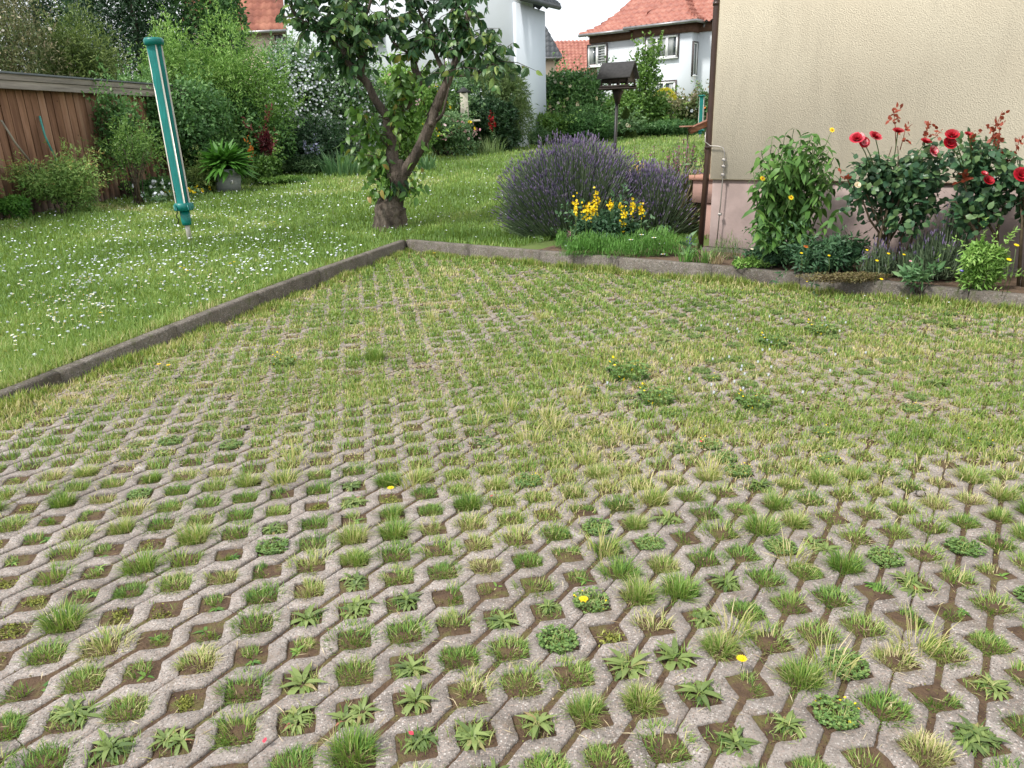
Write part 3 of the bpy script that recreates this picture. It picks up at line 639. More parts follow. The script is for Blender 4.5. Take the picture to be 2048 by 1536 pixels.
rbox('brick_band', M['brick'], .02, LA+1.7, -9.1, -.64, zE-.45, zE-.02); rbox('brick_band', M['brick'], sB-.06, LA+.03, -2, .06, zE-.48, zE-.02)
rbox('brick_pier', M['brick'], .05, .5, -1.2, -.66, zE-3.1, zE-1.5)
o0 = pA*[1, 1, 0] + Zu*zE
cs = [o0+ru*(-.4)+rn*(-.25), o0+ru*(LA+2.3)+rn*(-.25), o0+ru*(LA+2.3)+rn*(-9.6), o0+ru*(-.4)+rn*(-9.6)]
roof_loft('roof', M['roofred'], cs, [(0, 0), (.7, .32), (1.5, 1.0), (2.6, 2.35), (4.6, 5.1)], rh, faces=(0, 1, 3))
cs2 = [o0+ru*(sB-.45)+rn*(.42), o0+ru*(LA+.38)+rn*(.42), o0+ru*(LA+.38)+rn*(-6.5), o0+ru*(sB-.45)+rn*(-6.5)]
roof_loft('bay_roof', M['roofred'], cs2, [(0, 0.03), (.6, .33), (1.3, 1.05), (2.2, 2.3), (2.9, 3.4)], rh, faces=(0, 1, 3))
def strip(name, mat, par, pts, r, sides=8): mb = MB(); mb.tube(pts, r, sides); return mb.obj(name, mat, par, True)
strip('gutter', M['gutter'], rh, [cs[0]-Zu*.04, o0+ru*(sB-.45)+rn*(-.25)-Zu*.04], .08); strip('gutter', M['gutter'], rh, [cs2[0]-Zu*.04, cs2[1]-Zu*.04, cs2[1]-rn*1.2-Zu*.04], .08)
strip('downpipe', M['gutter'], rh, [o0+ru*(LA+.3)+rn*(-.6)-Zu*.1, o0+ru*(LA+.12)+rn*(-.9)-Zu*.6, o0+ru*(LA+.1)+rn*(-.9)-Zu*(zE-.5)], .055)
def onplane(px, py, off):        # point on the facade plane (rn offset) under a pixel
    d = FW + RT*(px-1024)/FPX - UP*(py-768)/FPX; t = (np.dot(pA+rn*off, rn)-np.dot(CAM, rn))/np.dot(d, rn); return CAM + d*t
def win(px0, py0, px1, py1, off, **k):
    a, b2 = onplane(px0, py0, off), onplane(px1, py1, off); vwindow(rh, (a+b2)/2, ru, rn, np.dot(b2-a, ru), abs(a[2]-b2[2]), **k)
win(1177, 92, 1213, 131, -.68, leaves=2, blind=True); win(1293, 76, 1355, 114, .02, leaves=3); win(1309, 165, 1350, 198, .02, leaves=2)
def sidewin(z0, z1):
    c = o0*[1, 1, 0] + ru*(LA-.02) + rn*(-.35) + Zu*(z0+z1)/2; vwindow(rh, c, -rn, ru, .42, z1-z0, leaves=1, frame=.06)
sidewin(zE-2.45, zE-.95); sidewin(zE-5.6, zE-4.1)
q = o0+ru*(LA+1.9)+rn*(-2)+Zu*1.3; mb = MB(); mb.box(q, (1.4, 3, 1.5), ru, rn, Zu); mb.obj('dormer_wall', M['white'], rh); mb = MB(); mb.box(q+Zu*.95, (2.1, 3.6, .35), ru, rn, Zu); mb.obj('dormer_eave', M['brick'], rh)
# big white house behind the cherry
wY = 27.; e0 = at(1031, 4, wY); e1 = at(1090, 16, 29.3); zW = e0[2]
wd = nrm(np.array([e1[0]-e0[0], e1[1]-e0[1], 0])); wn = np.array([wd[1], -wd[0], 0])
wh = thing('white_house', 'tall plain bluish white house standing behind the cherry tree', 'house', (e0[0], e0[1], LZ(27)))
def wbox(name, mat, s0, s1, d0, d1, z0, z1): 
    c = e0*[1, 1, 0] + wd*(s0+s1)/2 + wn*(d0+d1)/2 + Zu*(z0+z1)/2; mb = MB(); mb.box(c, (s1-s0, d1-d0, z1-z0), wd, wn, Zu); return mb.obj(name, mat, wh)
Lw = np.linalg.norm((e1-e0)[:2])
wbox('wall', M['white2'], 0, Lw, -.1, 0, -.2, zW); 
# long front facing the lawn
f0 = at(588, 200, 30.5); f1 = e0.copy(); fd = nrm((f1-f0)*[1, 1, 0]); fn = np.array([fd[1], -fd[0], 0]); Lf = np.linalg.norm((f1-f0)[:2])
c = f0*[1, 1, 0] + fd*(Lf/2-.02) - fn*.9 + Zu*4.4; mb = MB(); mb.box(c, (Lf-.02, 1.7, 9.2), fd, fn, Zu); mb.obj('front_wall', M['white'], wh)
strip('gutter', M['slate'], wh, [e0-wd*.3+wn*.35+Zu*.05, e1+wd*.5+wn*.35+Zu*.05], .09)
cs3 = [e0-wd*.3+wn*.4+Zu*.1, e1+wd*.5+wn*.4+Zu*.1, e1+wd*.5-wn*6+Zu*.1, e0-wd*.3-wn*6+Zu*.1]
roof_loft('roof', M['slate'], cs3, [(0, 0), (1.6, 1.3)], wh, faces=(0, 1))
def onfront(px, py):
    d = FW + RT*(px-1024)/FPX - UP*(py-768)/FPX; t = (np.dot(f0+fn*.03, fn)-np.dot(CAM, fn))/np.dot(d, fn); return CAM + d*t
for w4 in ((744, 48, 757, 83), (893, 110, 912, 140)):
    a, b2 = onfront(*w4[:2]), onfront(*w4[2:]); vwindow(wh, (a+b2)/2, fd, fn, max(.4, np.dot(b2-a, fd)), abs(a[2]-b2[2]), leaves=1)
# white slatted balcony on its left
ba, bb_ = at(545, 92, 29.5), at(628, 86, 29.8); bal = thing('balcony_railing', 'white slatted balcony railing above the left flowering shrubs', 'railing', ba)
bd = nrm((bb_-ba)*[1, 1, 0]); Lb = np.linalg.norm((bb_-ba)[:2]); hb_ = .75
for z, t_ in ((0, .06), (-hb_, .06)): mb = MB(); mb.box(ba+bd*Lb/2+Zu*z, (Lb, .06, t_), bd, np.cross(Zu, bd), Zu); mb.obj('rail', M['frame'], bal)
for k in range(16): mb = MB(); mb.box(ba+bd*(Lb*(k+.5)/16)-Zu*hb_/2, (.05, .03, hb_-.07), bd, np.cross(Zu, bd), Zu); mb.obj('baluster', M['frame'], bal)
mb = MB(); mb.box(ba+bd*Lb/2+Zu*(-hb_-1.6)+np.cross(Zu, bd)*.9, (Lb, 1.6, 2.9), bd, np.cross(Zu, bd), Zu); mb.obj('balcony_base', M['white'], bal)
# three more houses, far off
def simple_house(label, px0, px1, pyE, Y, wall, roofm, h_roof, yaw=0, name='distant_house', dep=8, over=.4, win_=()):
    a, b2 = at(px0, pyE, Y), at(px1, pyE, Y); b2[2] = a[2]; u = nrm((b2-a)*[1, 1, 0]); ca, sa = math.cos(yaw), math.sin(yaw); u = np.array([u[0]*ca-u[1]*sa, u[0]*sa+u[1]*ca, 0]); v = np.array([u[1], -u[0], 0]); L = np.linalg.norm((b2-a)[:2])
    o = thing(name, label, 'house', (a[0], a[1], LZ(Y))); c = a + u*L/2 - v*dep/2; mb = MB(); mb.box(c*[1, 1, 0]+Zu*a[2]/2, (L, dep, a[2]), u, v, Zu); mb.obj('wall', wall, o)
    z = Zu*.02; cs_ = [a-u*over+v*over+z, a+u*(L+over)+v*over+z, a+u*(L+over)-v*(dep+over)+z, a-u*over-v*(dep+over)+z]
    d_ = min(L, dep)/2+over-.05; roof_loft('roof', roofm, cs_, [(0, 0), (d_, h_roof)], o, faces=(0, 1, 3))
    strip('gutter', M['gutter'], o, [cs_[0]-z*3, cs_[1]-z*3], .07)
    for (p0, q0, p1, q1) in win_:
        A_, B_ = at(p0, q0, Y), at(p1, q1, Y); cc = (A_+B_)/2; cc = cc - v*np.dot(cc-a, v) + v*.03; vwindow(o, cc, u, v, abs(B_[0]-A_[0]), abs(A_[2]-B_[2]), leaves=1)
simple_house('small cream building with dark grey roof right of the white house', 1060, 1111, 117, 52, M['creamw'], M['slate'], 2.2, .0)
simple_house('long orange tiled roof seen between cream building and red roofed house', 1020, 1420, 149, 62, M['creamw'], M['roofred'], 2.5, .0, dep=5, over=.2)
simple_house('old red tiled roof and beige wall left of the white house', 470, 584, 66, 40, M['creamw'], M['roofold'], 5., -.1, win_=((556, 74, 562, 84), (566, 74, 572, 84)))
simple_house('red tiled roof peeping through the trees at the top left', 380, 440, 46, 50, M['creamw'], M['roofold'], 4.)

# ------------------------------------------------------------------ shrubs and trees
def foliage(mb, c, R, n, T, leaf, lumps=14, jag=.18, up=.35, core=.3, seed=0, sprigs=40, flat=0., rr=None):
    """leaves over lumpy clumps filling an ellipsoid with centre c and radii R"""
    c = np.asarray(c, float); R = np.asarray(R, float)
    d = sphere_dirs(lumps, .25); lc = d*U(.3, .72, lumps)[:, None]; lr = U(.3, .52, lumps); lt_ = U(-.22, .22, lumps)
    k = rng.integers(0, lumps, n); dd = sphere_dirs(n, .25); r = lr[k]*(1 - core*U(0, 1, n)**1.5 + jag*np.abs(rng.normal(size=n))*.6)
    p = lc[k] + dd*r[:, None]; pos = c + p*R; pos[:, 2] = np.maximum(pos[:, 2], c[2]-R[2]+.01)
    out_ = nrm(dd*R); d3 = nrm(sphere_dirs(n)*.8 + out_*.6 - Zu*flat); nn = nrm(out_ + sphere_dirs(n)*.6 + Zu*up)
    rnd = np.clip(.45 + lt_[k] + U(-.25, .25, n) + .1*(dd[:, 2]), 0, 1)
    put_leaves(mb, T, pos, d3, nn, leaf*U(.65, 1.25, n), rnd)
    for s in range(sprigs):
        k_ = rng.integers(0, lumps); q = lc[k_] + nrm(d[k_] + rng.normal(size=3)*.5 + [0, 0, .5])*lr[k_]; a = c + q*R; dr = nrm(q*R + Zu*U(0, 1)*R[2] + rng.normal(size=3)*.15)
        m_ = 14; L = leaf*U(3, 7); t = U(0, 1, m_); pp = a + dr*(t*L)[:, None] + rng.normal(size=(m_, 3))*leaf*.15
        put_leaves(mb, T, pp, nrm(dr*.8+sphere_dirs(m_)), nrm(sphere_dirs(m_, 1.)), leaf*U(.6, 1.1, m_), np.clip(U(.5, .95, m_), 0, 1))
def surf_pts(c, R, n, zlo=-.3):
    d = sphere_dirs(n*2, .3); d = d[(d[:, 2] > zlo) & (d[:, 1] < .5)][:n]; return np.asarray(c) + d*np.asarray(R)*U(.8, 1.02, len(d))[:, None], d
def stems(par, base, c, R, k=6, r=.025, mat='bark'):
    mb = MB()
    for _ in range(k):
        e = c + nrm(rng.normal(size=3)+[0, 0, 1.2])*R*.6; b2 = base + np.array([*rng.normal(size=2)*.12*R[0], -.05]); m_ = (b2+e)/2 + rng.normal(size=3)*.08*R[0]
        mb.tube([b2, m_, e], [r, r*.7, r*.3], 6)
    mb.obj('stem', M[mat], par, True)
def shrub(name, label, cat, px, Y, hw, top, n, leaf, mat, T=None, depth=.8, group=None, base_frac=0., flowers=(), trunk=None, **kw):
    b2 = fx(px, Y); R0 = hw*Y/FPX*1.02; zt_ = at(px, top, Y)[2]; zb_ = b2[2] + base_frac*(zt_-b2[2]); h = (zt_-zb_)/2
    c = np.array([b2[0], Y, zb_+h]); R = np.array([R0*1.12, R0*depth, h*1.12]); o = thing(name, label, cat, b2, group)
    far_s = 1.58 if Y > 14 else 1.15; mb = MB(); foliage(mb, c, R, int(n*(1.1 if Y > 14 else 1.25)), T or DIA, leaf*far_s, **kw); mb.obj('foliage', M[mat], o, kind='stuff')
    if trunk: mb = MB(); mb.tube([b2-[0, 0, .1], b2+[U(-.1, .1), 0, (zt_-b2[2])*.4], c+[0, 0, h*.5]], [trunk, trunk*.7, trunk*.2], 9, wob=.1); mb.obj('trunk', M['bark'], o, True)
    elif cat != 'groundcover': stems(o, b2, c, R, r=min(.025, R[0]*.025))
    for (fname, fmat, fn_, fs, ft_, zlo) in flowers:
        p, d = surf_pts(c, R*.93, fn_, zlo); mb = MB(); k = len(p); X, Yv, Z = frames(sphere_dirs(k), nrm(d+sphere_dirs(k)*.4))
        mb.scatter(ft_, p, X, Yv, Z, fs*U(.6, 1.2, k), U(0, 1, k)); mb.obj(fname, M[fmat], o, kind='stuff')
    return o, b2, c, R
# tall background
shrub('dark_conifer', 'very dark tall conifer at the top left behind the thuja hedge', 'tree', 120, 27, 125, -170, 16000, .11, 'darkconifer', DIAN, trunk=.2, lumps=24, flat=.3)
shrub('dark_conifer', 'dark spreading conifer with layered boughs above the teal dryer', 'tree', 305, 25, 110, -130, 16000, .1, 'darkconifer', DIAN, trunk=.2, lumps=26, flat=.3)
shrub('garden_tree', 'mid green leafy tree behind the teal dryer top with bare trunk', 'tree', 405, 26, 85, -150, 9000, .1, 'midtree', trunk=.16, lumps=18)
shrub('garden_tree', 'loose green tree in front of the old red tiled roof', 'tree', 480, 27, 55, -110, 4200, .1, 'midtree', trunk=.12, lumps=14)
shrub('spirea_bush', 'tall rusty green bush with pale flower heads above the shed', 'bush', 45, 18, 95, -60, 15000, .06, 'spirea', DIAN, lumps=22, flowers=(('flower_head', 'cream', 40, .035, DISC, -.3),))
shrub('thuja_hedge', 'yellow green thuja bush rising behind the shed roof', 'hedge', 190, 19, 105, 28, 19000, .075, 'conifer', DIAN, lumps=26, flat=.3, depth=.7)
shrub('privet_bush', 'light green privet bush just right of the dryer top', 'bush', 365, 17.5, 80, 92, 13000, .062, 'privet', DIAN, lumps=22, sprigs=90)
shrub('privet_bush', 'tallest light green privet bush beside the white flowering shrub', 'bush', 487, 18.5, 85, 62, 15000, .065, 'privet', DIAN, lumps=24, sprigs=90)
shrub('lilac_bush', 'dark glossy shrub overhanging the shed roof corner', 'bush', 292, 16.3, 90, 168, 13000, .06, 'lilac', lumps=22, base_frac=.28, sprigs=80)
shrub('lilac_bush', 'leafy branches hanging in front of the right end of the shed wall', 'bush', 238, 14.35, 48, 192, 2600, .05, 'lilac', lumps=14, base_frac=.3, jag=.35, sprigs=60)
shrub('lilac_bush', 'dark green shrub mass directly behind the teal dryer', 'bush', 350, 16.6, 115, 170, 15000, .06, 'lilac', lumps=24, base_frac=0)
shrub('laurel_bush', 'deep green bush behind the potted hosta', 'bush', 470, 18.3, 85, 200, 12000, .06, 'lilac', lumps=20)
shrub('mock_orange', 'large mock orange shrub covered in white flowers left of the cherry', 'bush', 600, 20.6, 85, 98, 15000, .065, 'philad', lumps=22, sprigs=60, flowers=(('blossom', 'white', 1900, .033, DISC5, -.6),))
shrub('mock_orange', 'white flowering mock orange shrub right behind the cherry fork', 'bush', 700, 20.9, 70, 118, 11000, .065, 'philad', lumps=20, flowers=(('blossom', 'white', 1100, .033, DISC5, -.6),))
shrub('shade_bush', 'dark shrub filling the gap under the mock orange', 'bush', 600, 19.8, 110, 245, 10000, .055, 'rhodo', lumps=22)
shrub('mixed_bush', 'green bush seen between the two main limbs of the cherry', 'bush', 805, 22, 75, 150, 12000, .07, 'privet', lumps=20, flowers=(('rose_bloom', 'pink', 26, .06, DISC, -.4),))
shrub('pale_flower_bush', 'white flowering bush behind the cream bird table', 'bush', 925, 26, 62, 168, 9000, .075, 'philad', lumps=18, flowers=(('blossom', 'white', 190, .05, DISC5, -.3),))
shrub('golden_elder', 'yellow green bush right of the cherry trunk', 'bush', 868, 25, 40, 170, 4500, .075, 'maple', flowers=(('blossom', 'yellow', 60, .06, DISC5, -.3),))
shrub('rose_bush', 'pink and yellow flowering rose bush at the far lawn edge', 'bush', 893, 24, 60, 232, 11000, .055, 'philad', lumps=20, flowers=(('pink_bloom', 'pink', 120, .05, DISC, -.2), ('yellow_bloom', 'yellow', 14, .08, DISC, -.1)))
shrub('broom_bush', 'feathery light green broom bush in front of the white house', 'bush', 1013, 26.4, 58, 138, 12000, .13, 'broom', T_dia(.09), lumps=16, up=.9, jag=.35, sprigs=0)
shrub('broom_bush', 'smaller feathery bush above the cream bird table', 'bush', 965, 27, 40, 140, 6000, .12, 'broom', T_dia(.09), lumps=12, jag=.3, sprigs=0)
shrub('rhododendron', 'near black rounded rhododendron beside the red flower spike', 'bush', 992, 25.6, 50, 205, 10000, .07, 'rhodo', lumps=18)
o, b2, c, R = shrub('viburnum_bush', 'dense round green bush left of the bird feeder', 'bush', 1138, 31, 66, 147, 15000, .085, 'lilac', lumps=24, flowers=(('blossom', 'cream', 60, .07, DISC5, 0),))
shrub('bamboo_bush', 'bright green leafy bush low in front of the white house corner', 'bush', 1095, 29, 48, 232, 8000, .08, 'maple', lumps=16)
shrub('grassy_bush', 'tall thin leaved green bush just left of the feeder pole', 'bush', 1170, 29, 55, 222, 9000, .09, 'midtree', DIAN, lumps=18)
shrub('mixed_bush', 'brownish green bush against the lower white house wall', 'bush', 1060, 30, 34, 215, 5000, .075, 'spirea', lumps=14)
shrub('maple_tree', 'light green young maple in front of the red roofed house', 'tree', 1288, 33, 32, 104, 1700, .1, 'maple', base_frac=.25, trunk=.07, lumps=16, jag=.4, sprigs=60)
shrub('maple_tree', 'broad green shrub below the young maple', 'tree', 1262, 33.5, 66, 190, 11000, .1, 'maple', trunk=.05, lumps=22)
b2 = fx(1252, 31); o = thing('dwarf_conifer', 'small dark cone shaped conifer right of the feeder pole', 'conifer', b2); n_ = 6000; t = U(0, 1, n_)**.7; a = U(0, 6.283, n_); zt_ = at(1252, 214, 31)[2]
p = b2 + np.stack([np.cos(a)*(1-(1-t))*0, a*0, t*0], 1); rad = .42*t*U(.8, 1.05, n_); p = b2 + np.stack([np.cos(a)*rad, np.sin(a)*rad, (1-t)*(zt_-b2[2])], 1)
mb = MB(); put_leaves(mb, DIAN, p, nrm(np.stack([np.cos(a), np.sin(a), .8+0*a], 1)), sphere_dirs(n_, .5), .09*U(.6, 1.2, n_), U(.1, .7, n_)); mb.obj('foliage', M['conifer'], o, kind='stuff')
mb = MB(); mb.tube([b2, b2+[0, 0, .8*(zt_-b2[2])]], [.05, .01], 6); mb.obj('trunk', M['bark'], o)
b2 = fx(1328, 35); zt_ = at(1328, 184, 35)[2]; o = thing('golden_topiary', 'clipped golden yellow dome shaped conifer before the white house', 'topiary', b2); R = np.array([.56, .5, .75]); c = np.array([b2[0], 35, zt_-.62])
d = sphere_dirs(9000, .2); p = c + d*R*U(.88, 1.03, 9000)[:, None]; mb = MB(); put_leaves(mb, DIAN, p, nrm(d+sphere_dirs(9000)*.5), sphere_dirs(9000), .07, np.clip(.5+d[:, 2]*.2+U(-.4, .4, 9000), 0, 1)); mb.obj('foliage', M['golden'], o, kind='stuff')
mb = MB(); mb.tube([b2-[0, 0, .1], c], .05, 8); mb.obj('trunk', M['bark'], o)
shrub('border_bush', 'green bush under the golden topiary', 'bush', 1330, 34, 58, 218, 9000, .085, 'privet', lumps=18, flowers=(('blossom', 'yellow', 26, .07, DISC5, 0),))
shrub('border_bush', 'mixed bush with reddish tips beside the distant teal dryer', 'bush', 1385, 33.4, 42, 190, 7000, .08, 'spirea', lumps=16, flowers=(('blossom', 'white', 26, .07, DISC5, 0),))
shrub('border_bush', 'green shrub against the brown downpipe at the far lawn edge', 'bush', 1425, 32.5, 30, 180, 5000, .08, 'philad', lumps=14, flowers=(('blossom', 'orange', 12, .07, DISC5, 0),))
shrub('border_bush', 'low grassy bush at the far lawn edge right of the small conifer', 'bush', 1340, 32.6, 75, 243, 8000, .1, 'midtree', DIAN, lumps=18)
shrub('border_bush', 'low bush with pale roses behind the feeder pole', 'bush', 1222, 31, 48, 240, 6500, .08, 'philad', lumps=16, flowers=(('blossom', 'cream', 12, .1, DISC, -.2),))
for px, Y, hw, top, lab in ((560, 19.2, 45, 322, 'low grey green border plant at the lawn edge under the privet'), (615, 18.9, 35, 312, 'low mixed border plant left of the iris clump'), (735, 19.5, 45, 318, 'low leafy border plant right of the iris clump'), (1075, 28, 30, 258, 'low leafy plant beside the dark rhododendron')):
    shrub('border_plant', lab, 'plant', px, Y, hw, top, 3500, .05, 'philad', DIAN, lumps=12, sprigs=20)
# strap leaved clumps
def clump(name, label, cat, base, n, L, Wd, mat, rad=.15, lean=(.15, .75), parts=False, curl=.3):
    o = thing(name, label, cat, base); a = U(0, 6.283, n); r = rad*np.sqrt(U(0, 1, n)); pos = np.asarray(base) + np.stack([np.cos(a)*r, np.sin(a)*r, 0*a-.01], 1)
    mb = MB(); blades(mb, pos, L*U(.6, 1.1, n), Wd*U(.7, 1.2, n), U(*lean, n), U(.1, .95, n), a+U(-.6, .6, n), curl=curl); mb.obj('leaves', M[mat], o, kind='stuff'); return o
clump('iris_clump', 'pale green sword leaved iris clump left of the cherry', 'plant', fx(672, 18.4), 150, .62, .045, 'iris', .45)
clump('iris_clump', 'small strap leaved plant just right of the cherry trunk', 'plant', fx(848, 18.8), 60, .4, .05, 'iris', .2)
clump('ornamental_grass', 'fine grass clump at the foot of the rhododendron', 'plant', fx(975, 24.5), 120, .6, .02, 'broom', .5)
# spikes of colour
def flowerspikes(name, label, base, n, h, rad, fm, fs, leafm='philad', sp=.35, T=SPIKE, leafL=.12, pn='flower_spike', nq=14):
    base = np.asarray(base); o = thing(name, label, 'flowers', base); ms, ml, mf = MB(), MB(), MB()
    for k in range(n):
        a, r = U(0, 6.283), rad*math.sqrt(U(0, 1)); b2 = base + [math.cos(a)*r*.6, math.sin(a)*r*.6, 0]; e = base + [math.cos(a)*r, math.sin(a)*r, h*U(.7, 1.05)]
        ms.tube([b2, (b2+e)/2+[0, 0, .02], e], .004, 4); m_ = 10; t = U(.05, .75, m_); p = b2 + (e-b2)*t[:, None]
        put_leaves(ml, LEAFN, p, nrm(sphere_dirs(m_, .4)), sphere_dirs(m_, 1), leafL*U(.6, 1.1, m_), U(0, 1, m_))
        q = nq; t = U(1-sp, 1, q); p = b2 + (e-b2)*t[:, None] + rng.normal(size=(q, 3))*fs*.35; X, Yv, Z = frames(sphere_dirs(q), sphere_dirs(q, .6)); mf.scatter(DISC5, p, X, Yv, Z, fs*.5*U(.6, 1.1, q), U(0, 1, q))
    ms.obj('stems', M['stem'], o, kind='stuff'); ml.obj('leaves', M[leafm], o, kind='stuff'); mf.obj(pn, M[fm], o, kind='stuff')
flowerspikes('red_flower', 'red flower spike in front of the dark rhododendron', at(987, 285, 24.9), 5, .95, .14, 'red', .08, sp=.5)
flowerspikes('orange_lily', 'orange flower spike right of the potted hosta', fx(498, 16.8), 3, 1.0, .1, 'orange', .07, nq=8)
flowerspikes('blue_delphinium', 'pale blue delphinium under the mock orange', fx(621, 18.9), 5, .95, .2, 'lightblue', .08)
flowerspikes('leucanthemum', 'white border daisies at the foot of the small willow', fx(305, 14.2), 14, .35, .5, 'white', .07, sp=.1, nq=2)
flowerspikes('leucanthemum', 'white flowers by the dryer pole near the willow foot', fx(290, 13.6), 9, .2, .3, 'white', .06, sp=.15, nq=3)
flowerspikes('yellow_border_flower', 'yellow low flowers left of the grey pot', fx(355, 14.6), 22, .15, .5, 'yellow', .05, sp=.2, nq=5)
o, b2, c, R = shrub('red_acer', 'dark red leaved plant right of the potted hosta', 'plant', 527, 17, 12, 266, 500, .07, 'redleaf', DIAN, base_frac=.5, trunk=.02, lumps=8, sprigs=8)
shrub('border_plant', 'yellow green plant under the red leaved one', 'plant', 520, 16.6, 28, 315, 2600, .05, 'maple', lumps=10, sprigs=10)
shrub('border_plant', 'golden low groundcover right of the grey pot', 'plant', 550, 16.4, 45, 354, 2600, .04, 'maple', lumps=10, sprigs=0)
shrub('fern_bush', 'brownish green small bush left of the grey pot', 'bush', 398, 15.1, 34, 335, 5000, .04, 'conifer', DIAN, lumps=12)
shrub('fern_bush', 'dark low plants along the shed foot by the willow', 'bush', 300, 15.0, 70, 362, 6500, .045, 'lilac', lumps=16)
# left lawn shrubs
shrub('nandina_bush', 'round green bush with red tinged leaves in front of the shed', 'bush', 100, 12.5, 66, 322, 7000, .052, 'nandina', LEAFN, lumps=20, sprigs=120, core=.5)
shrub('edge_bush', 'green bush cut off by the left edge of the picture', 'bush', -8, 11.9, 26, 392, 2200, .055, 'hosta', LEAFN, lumps=10, sprigs=20)
ow, bw, cw, Rw = shrub('willow_shrub', 'small multi stemmed light green willow standing by the shed', 'shrub', 250, 13.5, 46, 264, 1300, .05, 'maple', LEAFN, lumps=16, base_frac=.42, sprigs=110, core=.6, jag=.4)
mb = MB()
for k in range(7): e = cw + nrm(rng.normal(size=3)*[1, .6, .3]+[0, 0, .35])*Rw*.8; mb.tube([bw+[U(-.05, .05), 0, -.05], bw+(e-bw)*[.1, .1, .4], e], [.016, .012, .004], 6)
mb.obj('stems', M['twig'], ow, True)
# dark garden lamp post at the left edge
q = fx(2, 12.9); lp = thing('water_butt', 'dark grey garden container cut off by the left edge beside the shed', 'container', q); mb = MB(); mb.tube([q-[.1, 0, .05], q+[-.1, 0, .62]], [.14, .17], 14); mb.obj('body', M['black'], lp); mb = MB(); mb.tube([q+[-.1, 0, .62], q+[-.1, 0, .69]], [.2, .19], 14); mb.obj('lid', M['felt'], lp)
# potted hosta
M['pot'] = plain('grey_plastic_pot', (.26, .28, .3), (.22, .235, .25), 6, .5)
q = lawnpt(458, 383); sc = q[1]/FPX; pt = thing('flower_pot', 'grey round plastic pot holding the hosta on the lawn edge', 'pot', q); r1, r0, hp = 29*sc, 22*sc, 42*sc
mb = MB(); mb.tube([q, q+[0, 0, hp*.8]], [r0, r1*.93], 28); mb.obj('body', M['pot'], pt, True)
mb = MB(); mb.tube([q+[0, 0, hp*.8], q+[0, 0, hp]], [r1*1.03, r1*1.06], 28); mb.obj('rim', M['pot'], pt, True)
mb = MB(); mb.box(q+[r1*.55, -r1*.78, hp*.45], (.045, .012, .06)); mb.obj('label_tag', M['frame'], pt)
mb = MB(); mb.box(q+[r1*.55, -r1*.79, hp*.45], (.022, .012, .034)); mb.obj('label_print', M['pot'], pt)
ho = thing('hosta_plant', 'bright green arching hosta growing in the grey pot', 'plant', q+[0, 0, hp]); LH = T_leaf(.24, .06, .45); n_ = 290; a = U(0, 6.283, n_); el = U(.0, 1.4, n_)
dr = np.stack([np.cos(a)*np.cos(el), np.sin(a)*np.cos(el), np.sin(el)], 1); 
leafmeshes = []
for k in range(3): mb = MB(); mb.add(LEAF[0], LEAF[1], .3+.2*k); 
mb = MB(); mb.add(LH[0], LH[1], .5); hm = mb.mesh('leaf', M['hosta'])
def place_leafobj(me, name, pos, d, nn, s, parent, loc0):
    x, y, z = frames(np.array([d], float), np.array([nn], float)); o = bpy.data.objects.new(name, me); COL.objects.link(o); o.parent = parent
    mt = Matrix((tuple(x[0]*s), tuple(y[0]*s), tuple(z[0]*s))).transposed().to_4x4(); mt.translation = Vector(np.asarray(pos)-np.asarray(loc0)); o.matrix_local = mt; return o
for k in range(n_): place_leafobj(hm, 'leaf', q+[0, 0, hp-.03]+dr[k]*.05, dr[k], nrm(Zu*.8+dr[k]*-.3+rng.normal(size=3)*.2), U(.36, .6), ho, q+[0, 0, hp])

# ------------------------------------------------------------------ cherry tree
TY = 10.06; tb = lawnpt(780, 456); TY = tb[1]
cherry = thing('cherry_tree', 'old multi limbed cherry tree with swollen trunk foot at the kerb corner', 'tree', tb)
A = lambda px, py, dy=0.: at(px, py, TY+dy)
mb = MB()
def limb(pts, rad, name='limb', sides=12, wob=.07, mat='bark', sub=4):
    pts = np.array(pts, float); t = np.arange(len(pts)); tt = np.linspace(0, len(pts)-1, (len(pts)-1)*sub+1)
    # Catmull-Rom
    P = np.vstack([2*pts[0]-pts[1], pts, 2*pts[-1]-pts[-2]]); out_ = []
    for q in tt:
        i = min(int(q), len(pts)-2); u = q-i; p0, p1, p2, p3 = P[i:i+4]
        out_.append(.5*((2*p1)+(-p0+p2)*u+(2*p0-5*p1+4*p2-p3)*u*u+(-p0+3*p1-3*p2+p3)*u**3))
    r = np.interp(tt, t, rad)*(.84 if name == 'limb' else 1); out_ = np.array(out_); m_ = MB(); m_.tube(out_, r, sides, wob=wob); m_.obj(name, M[mat], cherry, True); return out_
limb([A(781, 462), A(781, 448), A(781, 428), A(782, 410), A(786, 400), A(790, 385)], [.24, .225, .215, .19, .14, .125], 'trunk_foot', 22, .07)
limb([A(787, 398), A(792, 375), A(794, 352), A(790, 320)], [.14, .125, .13, .1], 'trunk', 16)
L1 = limb([A(795, 362), A(786, 325), A(783, 285, .05), A(777, 250, .05), A(775, 228, .05)], [.115, .1, .085, .08, .075])
L2 = limb([A(797, 362), A(822, 325, -.05), A(845, 285, -.1), A(862, 245, -.12), A(868, 225, -.12), A(885, 185, -.15), A(903, 145, -.15), A(918, 102, -.15), A(932, 45, -.1), A(943, -20, 0), A(955, -140, .1)], [.11, .09, .083, .082, .078, .07, .058, .047, .038, .03, .013])
L3 = limb([A(777, 235, .05), A(752, 202, 0), A(733, 165, 0), A(712, 145, 0), A(693, 120, -.05), A(684, 95, -.05), A(655, 72, -.1), A(620, 55, -.15), A(585, 20, -.2), A(560, -60, -.2)], [.075, .062, .058, .055, .045, .04, .035, .03, .022, .01])
